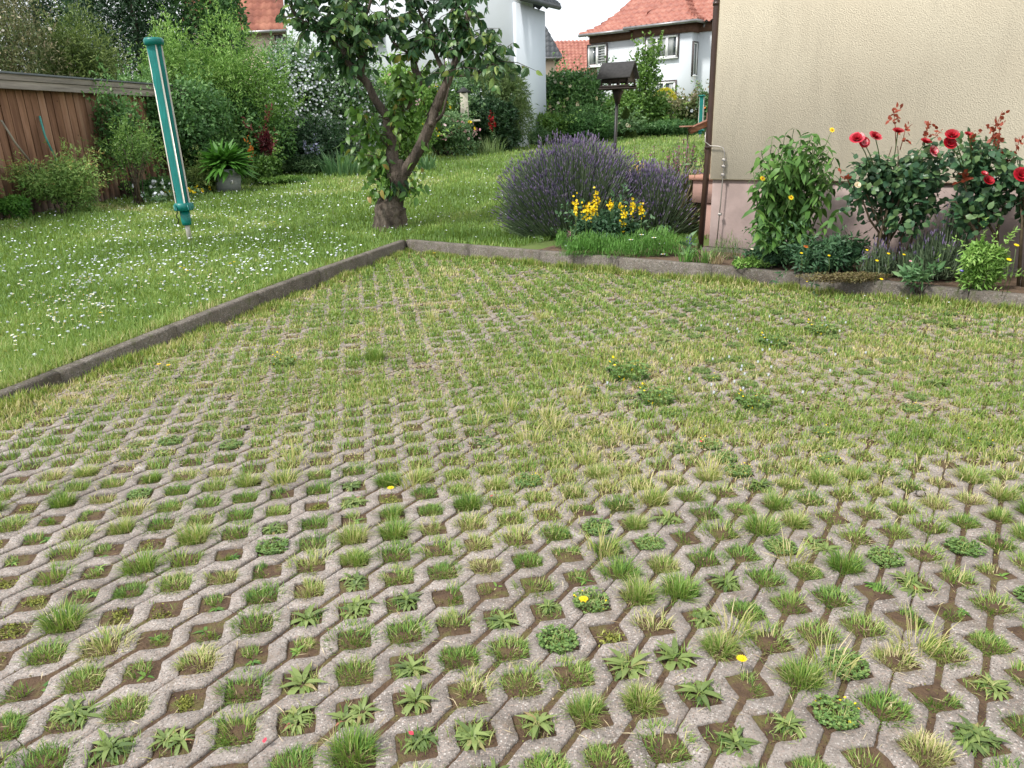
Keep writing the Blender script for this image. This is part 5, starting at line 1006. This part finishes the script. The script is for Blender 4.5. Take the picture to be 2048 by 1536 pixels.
# ------------------------------------------------------------------ plants in the paver openings
def proto(kind, seed):
    global rng
    keep = rng; rng = np.random.default_rng(seed); m_ = MB()
    if kind in ('tuft', 'dry', 'tall', 'sparse'):
        n = {'tuft': 560, 'dry': 420, 'tall': 460, 'sparse': 110}[kind]; p2_ = U(-.062, .062, (n, 2)); p2_ *= (.072/np.maximum(np.abs(p2_).sum(1), .072))[:, None]*U(.8, 1.05, n)[:, None]
        if kind == 'sparse': p2_ = p2_*.45 + U(-.025, .025, 2)
        if kind == 'tall': p2_ = p2_*.75
        if kind != 'sparse': ks = vnoise(p2_[:, 0]+seed, p2_[:, 1], 28, seed) > U(-.1, .42); p2_ = p2_[ks] if ks.sum() > 70 else p2_; n = len(p2_)
        r = np.hypot(p2_[:, 0], p2_[:, 1]); a = np.arctan2(p2_[:, 1], p2_[:, 0]); sq = np.c_[p2_, np.full(n, -.012)]
        h = {'tuft': (.014, .036), 'dry': (.018, .048), 'tall': (.028, .066), 'sparse': (.012, .032)}[kind]; L = U(*h, n)
        blades(m_, sq, L, U(.0016, .003, n), np.clip(.45+r/.05*.4+U(-.4, .35, n), 0, .97), np.clip({'tuft': .44, 'dry': .68, 'tall': .56, 'sparse': .5}[kind]+rng.normal(size=n)*.22, 0, 1), a+U(-1.2, 1.2, n), curl=.3)
        if kind == 'sparse':
            k = rng.integers(6, 14); b_ = np.arange(k)*2.4; el = U(.05, .6, k); d = np.stack([np.cos(b_)*np.cos(el), np.sin(b_)*np.cos(el), np.sin(el)], 1); q_ = U(-.03, .03, 2); put_leaves(m_, T_leaf(.28, .06, .4), np.repeat([[q_[0], q_[1], -.01]], k, 0), d, np.repeat([[0, 0, 1.]], k, 0), U(.018, .036, k), U(0, .6, k))
        mats = [M['tuft']]
    elif kind == 'rosette':
        c = MB(); nr = rng.integers(1, 4); mats = [M['weed'], M['tuft']]
        for q in range(nr):
            cx, cy = U(-.025, .025, 2) if nr > 1 else (0, 0); n = rng.integers(15, 24); a = np.arange(n)*2.4+U(-.3, .3, n); el = U(.12, .75, n); d = np.stack([np.cos(a)*np.cos(el), np.sin(a)*np.cos(el), np.sin(el)], 1)
            put_leaves(m_, T_leaf(.26, .07, .5), np.repeat([[cx, cy, -.01]], n, 0)+d*.006, d, np.repeat([[0, 0, 1.]], n, 0)-d*.4, U(.03, .064, n)*(.75 if nr > 1 else 1), np.clip(rng.normal(.42, .19, n), 0, 1))
        n = rng.integers(20, 110); a = U(0, 6.283, n); r = .052*np.sqrt(U(0, 1, n)); blades(m_, np.stack([np.cos(a)*r, np.sin(a)*r, 0*a-.012], 1), U(.015, .04, n), .0025, U(.2, .9, n), U(.2, .8, n), mi=1)
    elif kind == 'clover':
        n = 260; a = U(0, 6.283, n); r = .056*np.sqrt(U(0, 1, n)); p2_ = U(-.06, .06, (n, 2)); p2_ *= (.07/np.maximum(np.abs(p2_).sum(1), .07))[:, None]; p = np.c_[p2_, U(-.01, .02, n)*U(.3, 1, n)]; mats = [M['clover'], M['yellow']]
        for k in range(3):
            b_ = U(0, 6.283, n)+k*2.1; d = np.stack([np.cos(b_), np.sin(b_), .2+0*b_], 1); put_leaves(m_, T_dia(.8, .1), p, d, nrm(rng.normal(size=(n, 3))*.3+[0, 0, 1]), U(.006, .011, n), U(.1, .9, n))
        n2 = 70; blades(m_, np.c_[U(-.035, .035, (n2, 2)), np.full(n2, -.01)], U(.02, .045, n2), .0025, U(.2, .95, n2), U(.3, .9, n2), mi=2); mats = [M['clover'], M['yellow'], M['tuft']]
        if seed % 4 == 1: k = 11; X, Y_, Z = frames(sphere_dirs(k), np.repeat([[0, 0, 1.]], k, 0)); m_.scatter(DISC5, p[:k]+[0, 0, .008], X, Y_, Z, .0035, .5, 1)
    else:   # moss
        n = 420; cl = rng.normal(size=(9, 2))*.018; k = rng.integers(0, 9, n); p2 = cl[k]+rng.normal(size=(n, 2))*.008; s_ = (np.abs(p2).sum(1) < .062); p2 = p2[s_]; n = len(p2)
        p = np.c_[p2, U(-.016, -.006, n)]; put_leaves(m_, T_dia(.8, .1), p, nrm(sphere_dirs(n, .5)), nrm(rng.normal(size=(n, 3))*.5+[0, 0, 1]), U(.004, .009, n), U(0, 1, n)); mats = [M['moss'], M['tuft']]
        n = 14; blades(m_, np.c_[rng.normal(size=(n, 2))*.02, np.full(n, -.014)], U(.015, .03, n), .0022, U(.2, .9, n), U(.3, .9, n), mi=1)
    me = m_.mesh({'tuft': 'grass_tuft', 'dry': 'dry_grass_tuft', 'tall': 'tall_grass_tuft', 'sparse': 'seedlings', 'rosette': 'leaf_rosette', 'clover': 'clover_patch', 'moss': 'moss_patch'}[kind], mats); rng = keep; return me, m_
KINDS = {'tuft': 8, 'dry': 5, 'tall': 4, 'sparse': 6, 'rosette': 8, 'clover': 4, 'moss': 4}
PR = {k: [proto(k, 100*i+j) for j in range(n)] for i, (k, n) in enumerate(KINDS.items())}
INFO = {'tuft': ('grass_tuft', 'short green grass tuft in a paver opening', 'grass tuft', 'green grass tufts in the paver openings'),
        'dry': ('grass_tuft', 'half dry straw grass tuft in a paver opening', 'grass tuft', 'dry grass tufts in the paver openings'),
        'sparse': ('weed_seedlings', 'sparse weed seedlings in a paver opening', 'weed', 'sparse weeds in the paver openings'),
        'tall': ('grass_tuft', 'tall spreading grass tuft on the pavers', 'grass tuft', 'tall grass tufts in the paver openings'),
        'rosette': ('plantain_rosette', 'flat weed rosette in a paver opening', 'weed', 'weed rosettes in the paver openings'),
        'clover': ('clover_patch', 'low clover in a paver opening', 'clover', 'clover patches in the paver openings'),
        'moss': ('moss_patch', 'moss patch in a paver opening', 'moss', 'moss patches in the paver openings')}
II, JJ = np.meshgrid(np.arange(-70, 90), np.arange(-60, 90), indexing='ij'); s_ = (II+JJ) % 2 == 0; II, JJ = II[s_], JJ[s_]; C2 = lat(II.astype(float), JJ.astype(float)).reshape(-1, 2) if False else org + .1*(II[:, None]*li_dir + JJ[:, None]*lj_dir)
def proj_(P):
    D = P-CAM; w = D@FW; return 1024+FPX*(D@RT)/w, 768-FPX*(D@UP)/w, w
ok_, dl_, dr_ = in_lot(C2[:, 0], C2[:, 1], .07); P3d = np.c_[C2, 0*C2[:, 0]]; hx, hy, hw_ = proj_(P3d)
vis = ok_ & (hw_ > .3) & (hx > -900) & (hx < 3000) & (hy < 1680) & (hy > 300)
C2, hx, hy, P3d = C2[vis], hx[vis], hy[vis], P3d[vis]; od = np.argsort(-hy); C2, hx, hy, P3d = C2[od], hx[od], hy[od], P3d[od]; print('openings', len(C2))
def kinds_at(x, y):
    """left foreground is mossy and sparse, centre full of rosettes, right of grass"""
    L_ = sstep(750, 250, x)*sstep(1000, 1150, y); Cc = np.exp(-((x-950)/420)**2)*sstep(1050, 1250, y); Rr = sstep(1250, 1650, x)
    w = {'moss': .04+.85*L_, 'sparse': .06+.6*L_+.1*Cc, 'rosette': .12+.3*L_+.85*Cc+.1*Rr*sstep(1200, 1400, y), 'clover': .04+.1*sstep(900, 1300, x), 'tuft': .55+.35*Rr-.1*Cc, 'dry': .28+.1*L_+.4*np.exp(-((x-1080)/220)**2-((y-930)/130)**2), 'tall': .13+.15*sstep(1200, 1000, y)}
    k = list(w); p = np.array([w[q] for q in k]); return k, p/p.sum()
FIX = [(1450, 1475, 'rosette'), (1065, 1440, 'rosette'), (1345, 1305, 'rosette'), (1240, 1330, 'rosette'), (370, 1165, 'tuft'), (535, 1135, 'tuft'), (510, 1240, 'tuft'), (1120, 1275, 'clover'), (375, 1400, 'moss'), (805, 1250, 'tuft'), (1695, 1335, 'clover'), (1665, 1430, 'clover'), (1810, 1310, 'dry'), (1440, 1285, 'tall'), (1295, 1400, 'tall'), (700, 1105, 'tall'), (800, 1045, 'tall'), (1235, 1130, 'tall'), (475, 1450, 'dry'), (100, 1500, 'tuft'), (30, 1450, 'tuft'), (255, 1415, 'tuft')]
def zone(x, y):
    d_ = 'nearest rows' if y > 1420 else 'near rows' if y > 1290 else 'middle rows' if y > 1190 else 'farther rows'
    return d_ + ' at the ' + ('far left' if x < 340 else 'left' if x < 700 else 'left of centre' if x < 1020 else 'right of centre' if x < 1360 else 'right' if x < 1700 else 'far right')
n_ind = 0
restm = {k: ([], [], [], []) for k in KINDS}; restb = {}
for n_i in range(len(C2)):
    k, p = kinds_at(hx[n_i], hy[n_i]); kd = k[rng.choice(len(k), p=p)]
    for (fx_, fy_, fk) in FIX:
        if abs(hx[n_i]-fx_) < 45 and abs(hy[n_i]-fy_) < 30: kd = fk
    s = U(.8, 1.28) * (1.0 if hy[n_i] > 900 else 1.1); v = rng.integers(0, KINDS[kd]); a = U(0, 6.283); p3 = (C2[n_i, 0]+U(-.011, .011), C2[n_i, 1]+U(-.011, .011), 0)
    if kd == 'clover': s = min(s, .98)
    if kd not in ('rosette',): a = rotz + rng.integers(0, 4)*math.pi/2
    inview = -90 < hx[n_i] < 2140
    if inview and n_ind < 300:
        n_ind += 1
        nm, lab, cat, grp = INFO[kd]; lab = lab + ', ' + zone(hx[n_i], hy[n_i]); o = link(nm, PR[kd][v][0], loc=p3); o.rotation_euler = (0, 0, a); o.scale = (s, s, s*U(.8, 1.15)); tag(o, lab, cat, grp)
    elif kd not in ('moss', 'sparse') and (inview or kd not in ('rosette', 'clover')):
        restb.setdefault((kd, v), []).append((p3, a, s))
far_ = MB(); 
for (kd, v), lst in restb.items():
    src = PR[kd][v][1]; SV = np.concatenate(src.V); SR = np.concatenate(src.R); mi0 = {'clover': 1, 'rosette': 2}.get(kd, 0)
    thin = len(SV) > 600
    for (p3, a, s) in lst:
        near = p3[1] < 2.75 and abs(p3[0]) < .75*p3[1]+.3
        if near or kd in ('rosette', 'clover'):
            ca, sa = math.cos(a), math.sin(a); V = np.stack([SV[:, 0]*ca-SV[:, 1]*sa, SV[:, 0]*sa+SV[:, 1]*ca, SV[:, 2]], 1)*s + p3
            n0 = far_.n; far_.V.append(V); far_.R.append(np.clip(SR+U(-.12, .12), 0, 1)); far_.n += len(V)
            for f, m0 in src.F: far_.F.append((f+n0, {'tuft': 0, 'dry': 0, 'tall': 0, 'rosette': 2, 'clover': 1, 'moss': 0, 'sparse': 0}[kd] if m0 == 0 else (3 if kd == 'clover' and m0 == 1 else 0)))
        else:
            n = 70; r = .06*np.sqrt(U(0, 1, n)); aa = U(0, 6.283, n); pp = np.stack([np.cos(aa)*r, np.sin(aa)*r, 0*aa-.01], 1)+p3; blades(far_, pp, U(.022, .05, n)*(1.3 if kd == 'tall' else 1), max(.0035, .00125*p3[1]), np.clip(U(.2, .95, n), 0, .95), np.clip({'tuft': .42, 'dry': .62, 'tall': .5}.get(kd, .4)+rng.normal(size=n)*.18+U(-.1, .1), 0, 1))
tag(far_.obj('paver_grass_tufts', [M['tuft'], M['clover'], M['weed'], M['yellow']], kind='stuff'), 'grass tufts and weeds filling the farther paver openings', 'grass tufts')
# overgrowth creeping over the pavers, thick towards the kerbs
def screen_samples(n, y0, y1, zf, x0=-350, x1=2850):
    n = int(n*1.4)
    px, py = U(x0, x1, n), U(y0, y1, n); d = FW + np.outer((px-1024)/FPX, RT) - np.outer((py-768)/FPX, UP); z = 0
    t = (zf-CH)/d[:, 2]; return CAM + d*t[:, None]
P = screen_samples(360000, 470, 1150, 0.); ok_, dl, dr = in_lot(P[:, 0], P[:, 1], .01); P, dl, dr = P[ok_], dl[ok_], dr[ok_]
hxx, hyy, _ = proj_(P); nz1 = vnoise(P[:, 0], P[:, 1], 1.6, 11); nz2 = vnoise(P[:, 0], P[:, 1], 7, 12)
edge_ = np.minimum(dl, dr); cov = 1.15*sstep(960, 690, hyy + 220*(nz1-.5) - 130*sstep(600, 1150, hxx) + 60*sstep(400, 0, hxx)*0) + .9*sstep(.5, .1, edge_) + .12*sstep(1050, 850, hyy)
# lattice distance: keep the rib centres barer
rel = P[:, :2]-org; ii = rel@li_dir/.1; jj = rel@lj_dir/.1; u_ = (ii+jj)/2; v_ = (ii-jj)/2; dh = np.maximum(np.abs(u_-np.round(u_)), np.abs(v_-np.round(v_)))*2
prob = cov*(.3 + .9*nz2)*np.where(dh > .62, .6+.45*sstep(3.2, 5., P[:, 1]), 1.)*(.75+.6*nz1)
s_ = U(0, 1, len(P)) < prob*.9*(.5+.5*sstep(.25, .5, vnoise(P[:, 0], P[:, 1], 3.3, 71))); P, nz1, nz2, edge_ = P[s_], nz1[s_], nz2[s_], edge_[s_]; n = len(P); print('overgrowth blades', n)
P[:, 2] = -.004; dist = P[:, 1]; og = MB(); hgt = (.015+.024*nz2*nz1*1.6)*(1+.9*sstep(.3, .05, edge_))
colr = np.clip(.64 + .5*(vnoise(P[:, 0], P[:, 1], 2.3, 14)-.5) - .25*(nz2-.5) + rng.normal(size=n)*.2, 0, 1)
blades(og, P, hgt*U(.6, 1.3, n), np.maximum(.003, .00125*dist), np.clip(U(.25, .97, n), 0, .96), colr)
tag(og.obj('paver_overgrowth', M['lotgrass'], kind='stuff'), 'patchy yellow green grass creeping over the far pavers', 'grass')
# flat dry thatch
P = screen_samples(200000, 480, 1500, 0.); ok_, dl, dr = in_lot(P[:, 0], P[:, 1], .01); P = P[ok_]; hxx, hyy, _ = proj_(P); nz1 = vnoise(P[:, 0], P[:, 1], 2.2, 21)
s_ = U(0, 1, len(P)) < .003 + .62*sstep(940, 660, hyy+160*(nz1-.5)); P = P[s_]; n = len(P); P[:, 2] = U(.001, .007, n); a = U(0, 6.283, n); m_ = MB()
d = np.stack([np.cos(a), np.sin(a), U(-.05, .12, n)], 1); put_leaves(m_, T_dia(.05, .02), P, d, np.repeat([[0, 0, 1.]], n, 0), U(.015, .045, n)*(1+.05*P[:, 1]), U(0, 1, n)); tag(m_.obj('dry_straw', M['straw'], kind='stuff'), 'dry straw litter lying on the far pavers', 'dry grass'); print('straw', n)
# soil crumbs spilled over the far pavers
m_ = MB(); P = screen_samples(80000, 490, 1250, 0.); ok_ = in_lot(P[:, 0], P[:, 1], .01)[0]; P = P[ok_]; hxx, hyy, _ = proj_(P); nz1 = vnoise(P[:, 0], P[:, 1], 4, 31); s_ = U(0, 1, len(P)) < sstep(960, 700, hyy)*sstep(.3, .6, nz1); P = P[s_]; n = len(P); P[:, 2] = .001
X, Y_, Z = frames(sphere_dirs(n)*[1, 1, .05], np.repeat([[0, 0, 1.]], n, 0)); M['crumb'] = plain('dry_soil_crumbs', (.3, .24, .18), (.2, .155, .115), 30, .95)
m_.scatter(T_disc(5, -.25), P+[0, 0, .003], X, Y_, Z, np.stack([U(.003, .009, n)*(.5+.18*P[:, 1])]*2+[U(.01, .015, n)], 1), .5); tag(m_.obj('soil_crumbs', M['crumb'], kind='stuff'), 'thin dry soil spread over the far pavers', 'soil')
# dark green weed clumps on the overgrown part
k_ = 0
for (x, y, s, kd, lab) in ((568, 728, 1.5, 'clover', 'dark green weed clump on the pavers near the left kerb'), (750, 718, 1.3, 'tall', 'greyish tall tuft right of the dark weed clump'), (1255, 752, 2.2, 'clover', 'wide bright green clover mat in the middle of the overgrown pavers'), (1545, 690, 1.6, 'clover', 'dark clover clump left of the pink clover heads'), (1640, 665, 1.8, 'clover', 'dark clover clump with pink heads near the right kerb'), (1505, 810, 1.5, 'clover', 'dark clover clump nearest the camera on the right side'), (1870, 765, 1.5, 'rosette', 'broad leaved weed far right on the overgrown pavers'), (1310, 800, 1.7, 'clover', 'dark clover clump right of the dry grass tufts'), (1390, 605, 1.6, 'rosette', 'upright weed by the kerb under the lavender'), (1900, 650, 1.6, 'rosette', 'leafy weed near the right end of the kerb'), (1330, 680, 1.4, 'rosette', 'small leafy weed in the middle distance of the pavers')):
    p = gnd(x, y); o = link('weed_clump', PR[kd][1][0], loc=(p[0], p[1], .004)); o.scale = (s, s, s*1.6); tag(o, lab, 'weed')
# moss and dirt in the grooves comes from the soil sheet; scattered pebbles
for (x, y, lab) in ((490, 858, 'pale pebble lying on the pavers at the left'), (355, 757, 'flat grey stone among the grass near the left kerb'), (1838, 992, 'small brown twig stub lying on the right pavers')):
    p = gnd(x, y); m_ = MB(); m_.box((p[0], p[1], .01), (.045, .03, .022), bev=.009); tag(m_.obj('pebble', M['paver']), lab, 'pebble')
# ------------------------------------------------------------------ single flowers on the pavers
def bloom_mesh(mat, r, stem, cm='yellow', n=12):
    m_ = MB(); a = np.arange(n)*2*math.pi/n; d = np.stack([np.cos(a), np.sin(a), .25+0*a], 1); put_leaves(m_, T_dia(.45, .02), np.repeat([[0, 0, stem]], n, 0), d, np.repeat([[0, 0, 1.]], n, 0), r, U(.3, .9, n)); m_.tube([(0, 0, stem-.001), (0, 0, stem+r*.3)], r*.33, 7, mi=1); m_.tube([(0, 0, 0), (.004, .002, stem*.5), (0, 0, stem)], .0012, 3, mi=2)
    return m_.mesh('flower', [M[mat], M[cm], M['stem']])
DAND, DAIS, CLOV = bloom_mesh('yellow', .016, .035, 'yellow', 16), bloom_mesh('white', .01, .055), None
m_ = MB(); k = 30; d = sphere_dirs(k, .4); put_leaves(m_, DIAN, d*.004+[0, 0, .05], d, sphere_dirs(k), .009, U(.2, .9, k)); m_.tube([(0, 0, .044), (0, 0, .05), (0, 0, .057)], [.004, .0075, .004], 7, rnd=.6); m_.tube([(0, 0, 0), (0, 0, .05)], .001, 3, mi=1); CLOV = m_.mesh('clover_head', [M['white'], M['stem']])
m_ = MB(); put_leaves(m_, DIAN, d*.004+[0, 0, .04], d, sphere_dirs(k), .008, U(.2, .9, k)); m_.tube([(0, 0, 0), (0, 0, .04)], .001, 3, mi=1); CLOP = m_.mesh('pink_clover_head', [M['pink'], M['stem']])
for (x, y, lab) in ((1167, 1222, 'yellow dandelion flower on the rosette in the centre foreground'), (1481, 1344, 'yellow dandelion flower in the right foreground clover'), (783, 995, 'yellow dandelion flower among grass in the middle of the pavers'), (320, 741, 'left one of two yellow flowers near the left kerb'), (339, 743, 'right one of two yellow flowers near the left kerb'), (869, 513, 'yellow flower at the foot of the kerb corner')):
    p = gnd(x, y); o = link('dandelion_flower', DAND, loc=(p[0], p[1], .005)); tag(o, lab, 'flower')
for (x, y, lab) in ((1375, 650, 'pink clover head left of the weed clump'), (1625, 648, 'pink clover head on the dark clover clump'), (1490, 682, 'pink clover head in front of the dark clumps'), (1500, 802, 'pink clover head on the nearest dark clump')):
    p = gnd(x, y); tag(link('clover_flower', CLOP, loc=(p[0], p[1], .03)), lab, 'flower')
def petals(mat, lst, lab, cat='petal'):
    for (x, y) in lst:
        p = gnd(x, y); m_ = MB(); X, Y_, Z = frames(np.array([[U(-1, 1), U(-1, 1), .1]]), np.array([[U(-.3, .3), -.2, 1.]])); m_.scatter(T_leaf(.8, .15, -.1), np.array([[0, 0, 0.]]), X, Y_, Z, .015, .5); o = m_.obj('fallen_petal', M[mat]); o.location = (p[0], p[1], .03 if y < 900 else .016); tag(o, lab, cat, lab)
petals('white', [(1730, 599), (1750, 587), (1703, 568), (1708, 590), (1800, 600), (1815, 605), (1860, 604), (1900, 606), (1970, 600), (1640, 612), (1895, 613), (1560, 618), (2000, 612)], 'pale rose petal lying on the grass below the kerb')
petals('redwhite', [(828, 1480), (983, 998), (1403, 897), (1560, 586), (530, 1497)], 'red or pink petal fallen on the pavers')
# white clover in the overgrown part
n = 36; x_ = rng.normal(1550, 140, n); y_ = U(640, 800, n)
for k in range(n):
    p = gnd(x_[k], y_[k]); o = link('clover_flower', CLOV, loc=(p[0], p[1], -.012)); o.scale = (.75, .75, 1); tag(o, 'white clover head among the grass on the far right pavers', 'flower', 'white clover heads on the pavers')
n = 40
for k in range(n):
    x, y = U(700, 1300), U(515, 640); p = gnd(x, y)
    if in_lot(p[0], p[1], .1)[0]: tag(link('daisy', DAIS, loc=(p[0], p[1], -.01)), 'small white daisy on the grass near the kerb corner', 'flower', 'daisies on the pavers by the kerb corner')
# ------------------------------------------------------------------ lawn grass
n = 430000; px, py = U(-60, 1460, n), U(255, 800, n)
d = FW + np.outer((px-1024)/FPX, RT) - np.outer((py-768)/FPX, UP); Y = np.full(n, 8.)
for _ in range(14):         # meet the sloping lawn
    z = lz(Y); t = (z-CH)/np.minimum(d[:, 2], -1e-3); Y = .5*Y + .5*np.clip(d[:, 1]*t, 1.5, 60)
t = Y/d[:, 1]; P = CAM + d*t[:, None]; P[:, 2] = lz(P[:, 1]); inl, dl, dr = in_lot(P[:, 0], P[:, 1], -.075); hit = np.abs(P[:, 2]-(CAM[2]+d[:, 2]*t)) < .03*np.maximum(1, Y*.02)
rb = P[:, :2]-hc; ho_ = (rb@hu > -.3) & (rb@hn > -1.2)                      # the house and its bed
bedz = (dr > -1.0) & (dr < 0) & (((P[:, :2]-K0)@KR) > 1.5)
s_ = hit & ~inl & ~ho_ & ~bedz & (Y < 45) & (d[:, 2] < 0)
P = P[s_]; n = len(P); nz = vnoise(P[:, 0], P[:, 1], 1.1, 41); nz2 = vnoise(P[:, 0], P[:, 1], 4.5, 42); nz3 = vnoise(P[:, 0], P[:, 1], .35, 43)
kd_ = np.minimum(np.abs(dl[s_]), np.abs(dr[s_])); kp = U(0, 1, n) < (.55+.5*nz2)*.9; P, nz, nz2, nz3, kd_ = P[kp], nz[kp], nz2[kp], nz3[kp], kd_[kp]; n = len(P); print('lawn blades', n)
L = (.035+.035*nz+.03*nz2*nz)*(1+.02*P[:, 1]); W_ = np.maximum(.0035, .0012*P[:, 1]); lg = MB(); P[:, 2] -= .01
col_ = np.clip(.45 + .6*(nz-.5)*-1 + .45*(nz3-.5) + .12*(nz2-.5) + rng.normal(size=n)*.16 + .3*sstep(.35, .0, kd_), 0, 1)
blades(lg, P, L*U(.6, 1.25, n), W_, np.clip(U(.1, .9, n), 0, .95), col_); tag(lg.obj('lawn_grass', M['grass'], kind='stuff'), 'fresh green lawn grass', 'grass')
# fringe along both kerbs on the pavers' side
n = 16000; side = U(0, 1, n) < .5; q = U(0, 7, n); off = U(.002, .09, n)**1.0; p2 = np.where(side[:, None], K0 + KL*q[:, None] + np.array([-KL[1], KL[0]])*off[:, None], K0 + KR*q[:, None] + np.array([KR[1], -KR[0]])*off[:, None]); m_ = MB()
fz = vnoise(p2[:, 0], p2[:, 1], 5, 51); s_ = fz > U(.15, .75, n); p2, fz = p2[s_], fz[s_]; n = len(p2); blades(m_, np.c_[p2, np.full(n, -.005)], .03+.09*fz*U(.3, 1, n), .006, np.clip(U(.05, .7, n), 0, .95), np.clip(.5+rng.normal(size=n)*.22, 0, 1)); tag(m_.obj('kerb_fringe_grass', M['lotgrass'], kind='stuff'), 'longer grass growing along the foot of the kerbs', 'grass')
# ------------------------------------------------------------------ daisies and clover heads over the lawn
n = 17000; px, py = U(-10, 1420, n), U(285, 790, n); dens = .95*np.exp(-((px-300)/330)**2)*np.exp(-((py-500)/115)**2) + .75*np.exp(-((px-600)/260)**2)*np.exp(-((py-385)/45)**2) + .18*np.exp(-((py-370)/60)**2) + .05 + .5*np.exp(-((px-480)/200)**2)*np.exp(-((py-480)/40)**2)
s_ = U(0, 1, n) < dens*1.1*(.25+2.3*vnoise(px, py, .022, 61)**1.6*(.4+1.2*vnoise(px, py, .07, 62))); px, py = px[s_], py[s_]
fl_ = []
for x, y in zip(px, py):
    p = lawnpt(x, y)
    if p[1] > 32 or in_lot(p[0], p[1], -.12)[0]: continue
    rb = p[:2]-hc
    if rb@hu > -.3 and rb@hn > -1.3: continue
    if y > 560 and x > 620: continue
    fl_.append((p[0], p[1]))
fl_ = np.array(sorted(fl_, key=lambda q: q[1])); print('daisies', len(fl_))
cnt = {'d': 0, 'c': 0}; rest = []
for (x, y) in fl_:
    kd = 'd' if U(0, 1) < .7 else 'c'
    if cnt[kd] < 300:
        cnt[kd] += 1; s = U(.85, 1.25)*(1+.02*y); o = link('daisy' if kd == 'd' else 'clover_flower', DAIS if kd == 'd' else CLOV, loc=(x, y, LZ(y)+U(.0, .015))); o.rotation_euler = (U(-.35, .35), U(-.35, .35), U(0, 6)); o.scale = (s, s, U(.6, 1))
        tag(o, *(('small white daisy standing in the lawn', 'flower', 'daisies in the lawn') if kd == 'd' else ('white clover head standing in the lawn', 'flower', 'white clover heads in the lawn')))
    else: rest.append((x, y, LZ(y)+U(.045, .075)))
if rest:
    rest = np.array(rest); k = len(rest); m_ = MB(); X, Y_, Z = frames(sphere_dirs(k)*[1, 1, .2], nrm(rng.normal(size=(k, 3))*.3+[0, 0, 1])); m_.scatter(T_disc(7, .15), rest, X, Y_, Z, .0098*U(.7, 1.25, k)*(1+.02*rest[:, 1]), U(.3, 1, k)); tag(m_.obj('lawn_daisies', M['white'], kind='stuff'), 'countless small white daisies over the farther lawn', 'flowers')
for (x, y) in ((370, 548), (377, 553), (363, 545), (470, 535), (462, 538), (550, 452), (205, 640)):
    p = lawnpt(x, y); tag(link('yellow_lawn_flower', DAND, loc=(p[0], p[1], LZ(p[1])+.02)), 'yellow flower head standing in the daisy lawn', 'flower', 'yellow flowers in the left lawn')
# long straw coloured sprays in the middle of the paving
for (x, y) in ((1085, 830), (1120, 860), (1060, 880), (1180, 930), (590, 930), (560, 960), (830, 960), (1210, 1110), (1590, 1120), (1830, 1290), (1470, 1260), (950, 850), (1240, 870), (1010, 830), (1150, 800), (1300, 1000), (1420, 940), (1660, 1330), (870, 640), (1080, 640)):
    p = gnd(x+U(-10, 10), y+U(-8, 8)); n = 60; a = U(0, 6.283, n); r = .05*np.sqrt(U(0, 1, n)); m_ = MB(); blades(m_, np.stack([np.cos(a)*r, np.sin(a)*r, 0*a-.01], 1), U(.05, .13, n), U(.0018, .003, n)*(1+.12*p[1]), np.clip(U(.3, .97, n), 0, .96), np.clip(U(.5, 1, n), 0, 1), a+U(-.8, .8, n), curl=.4)
    o = m_.obj('straw_spray', M['lotgrass'], kind=None); o.location = (p[0], p[1], 0); tag(o, 'pale dry grass spray on the pavers, ' + zone(x, y), 'dry grass', 'pale straw sprays on the pavers')
# crumbs of soil, moss and dead leaf in the near openings and grooves
iv = (hx > -90) & (hx < 2140); C2 = C2[iv]; nh = min(len(C2), 900); k = 34; c_ = np.repeat(C2[:nh], k, 0); ab = U(-.062, .062, (nh*k, 2)); ab *= (.068/np.maximum(np.abs(ab).sum(1), .068))[:, None]
g_ = U(0, 1, nh*k) < .25; ab[g_] = np.c_[U(-.1, .1, g_.sum())*1., U(-.006, .006, g_.sum())]
P = np.c_[c_ + ab[:, :1]*li_dir + ab[:, 1:]*lj_dir, U(-.009, -.004, nh*k)]; n = len(P); m_ = MB(); put_leaves(m_, T_dia(.7, .2), P, sphere_dirs(n, .1), sphere_dirs(n, 1.2), U(.003, .009, n), U(0, 1, n)); M['litter'] = leafmat('soil_litter', [(.035, .02, .012), (.09, .055, .03), (.15, .13, .04), (.22, .24, .06), (.35, .27, .16)], [0, .35, .6, .85, 1], 0, .9)
tag(m_.obj('soil_litter', M['litter'], kind='stuff'), 'crumbs of soil and moss lying in the near paver openings', 'soil')
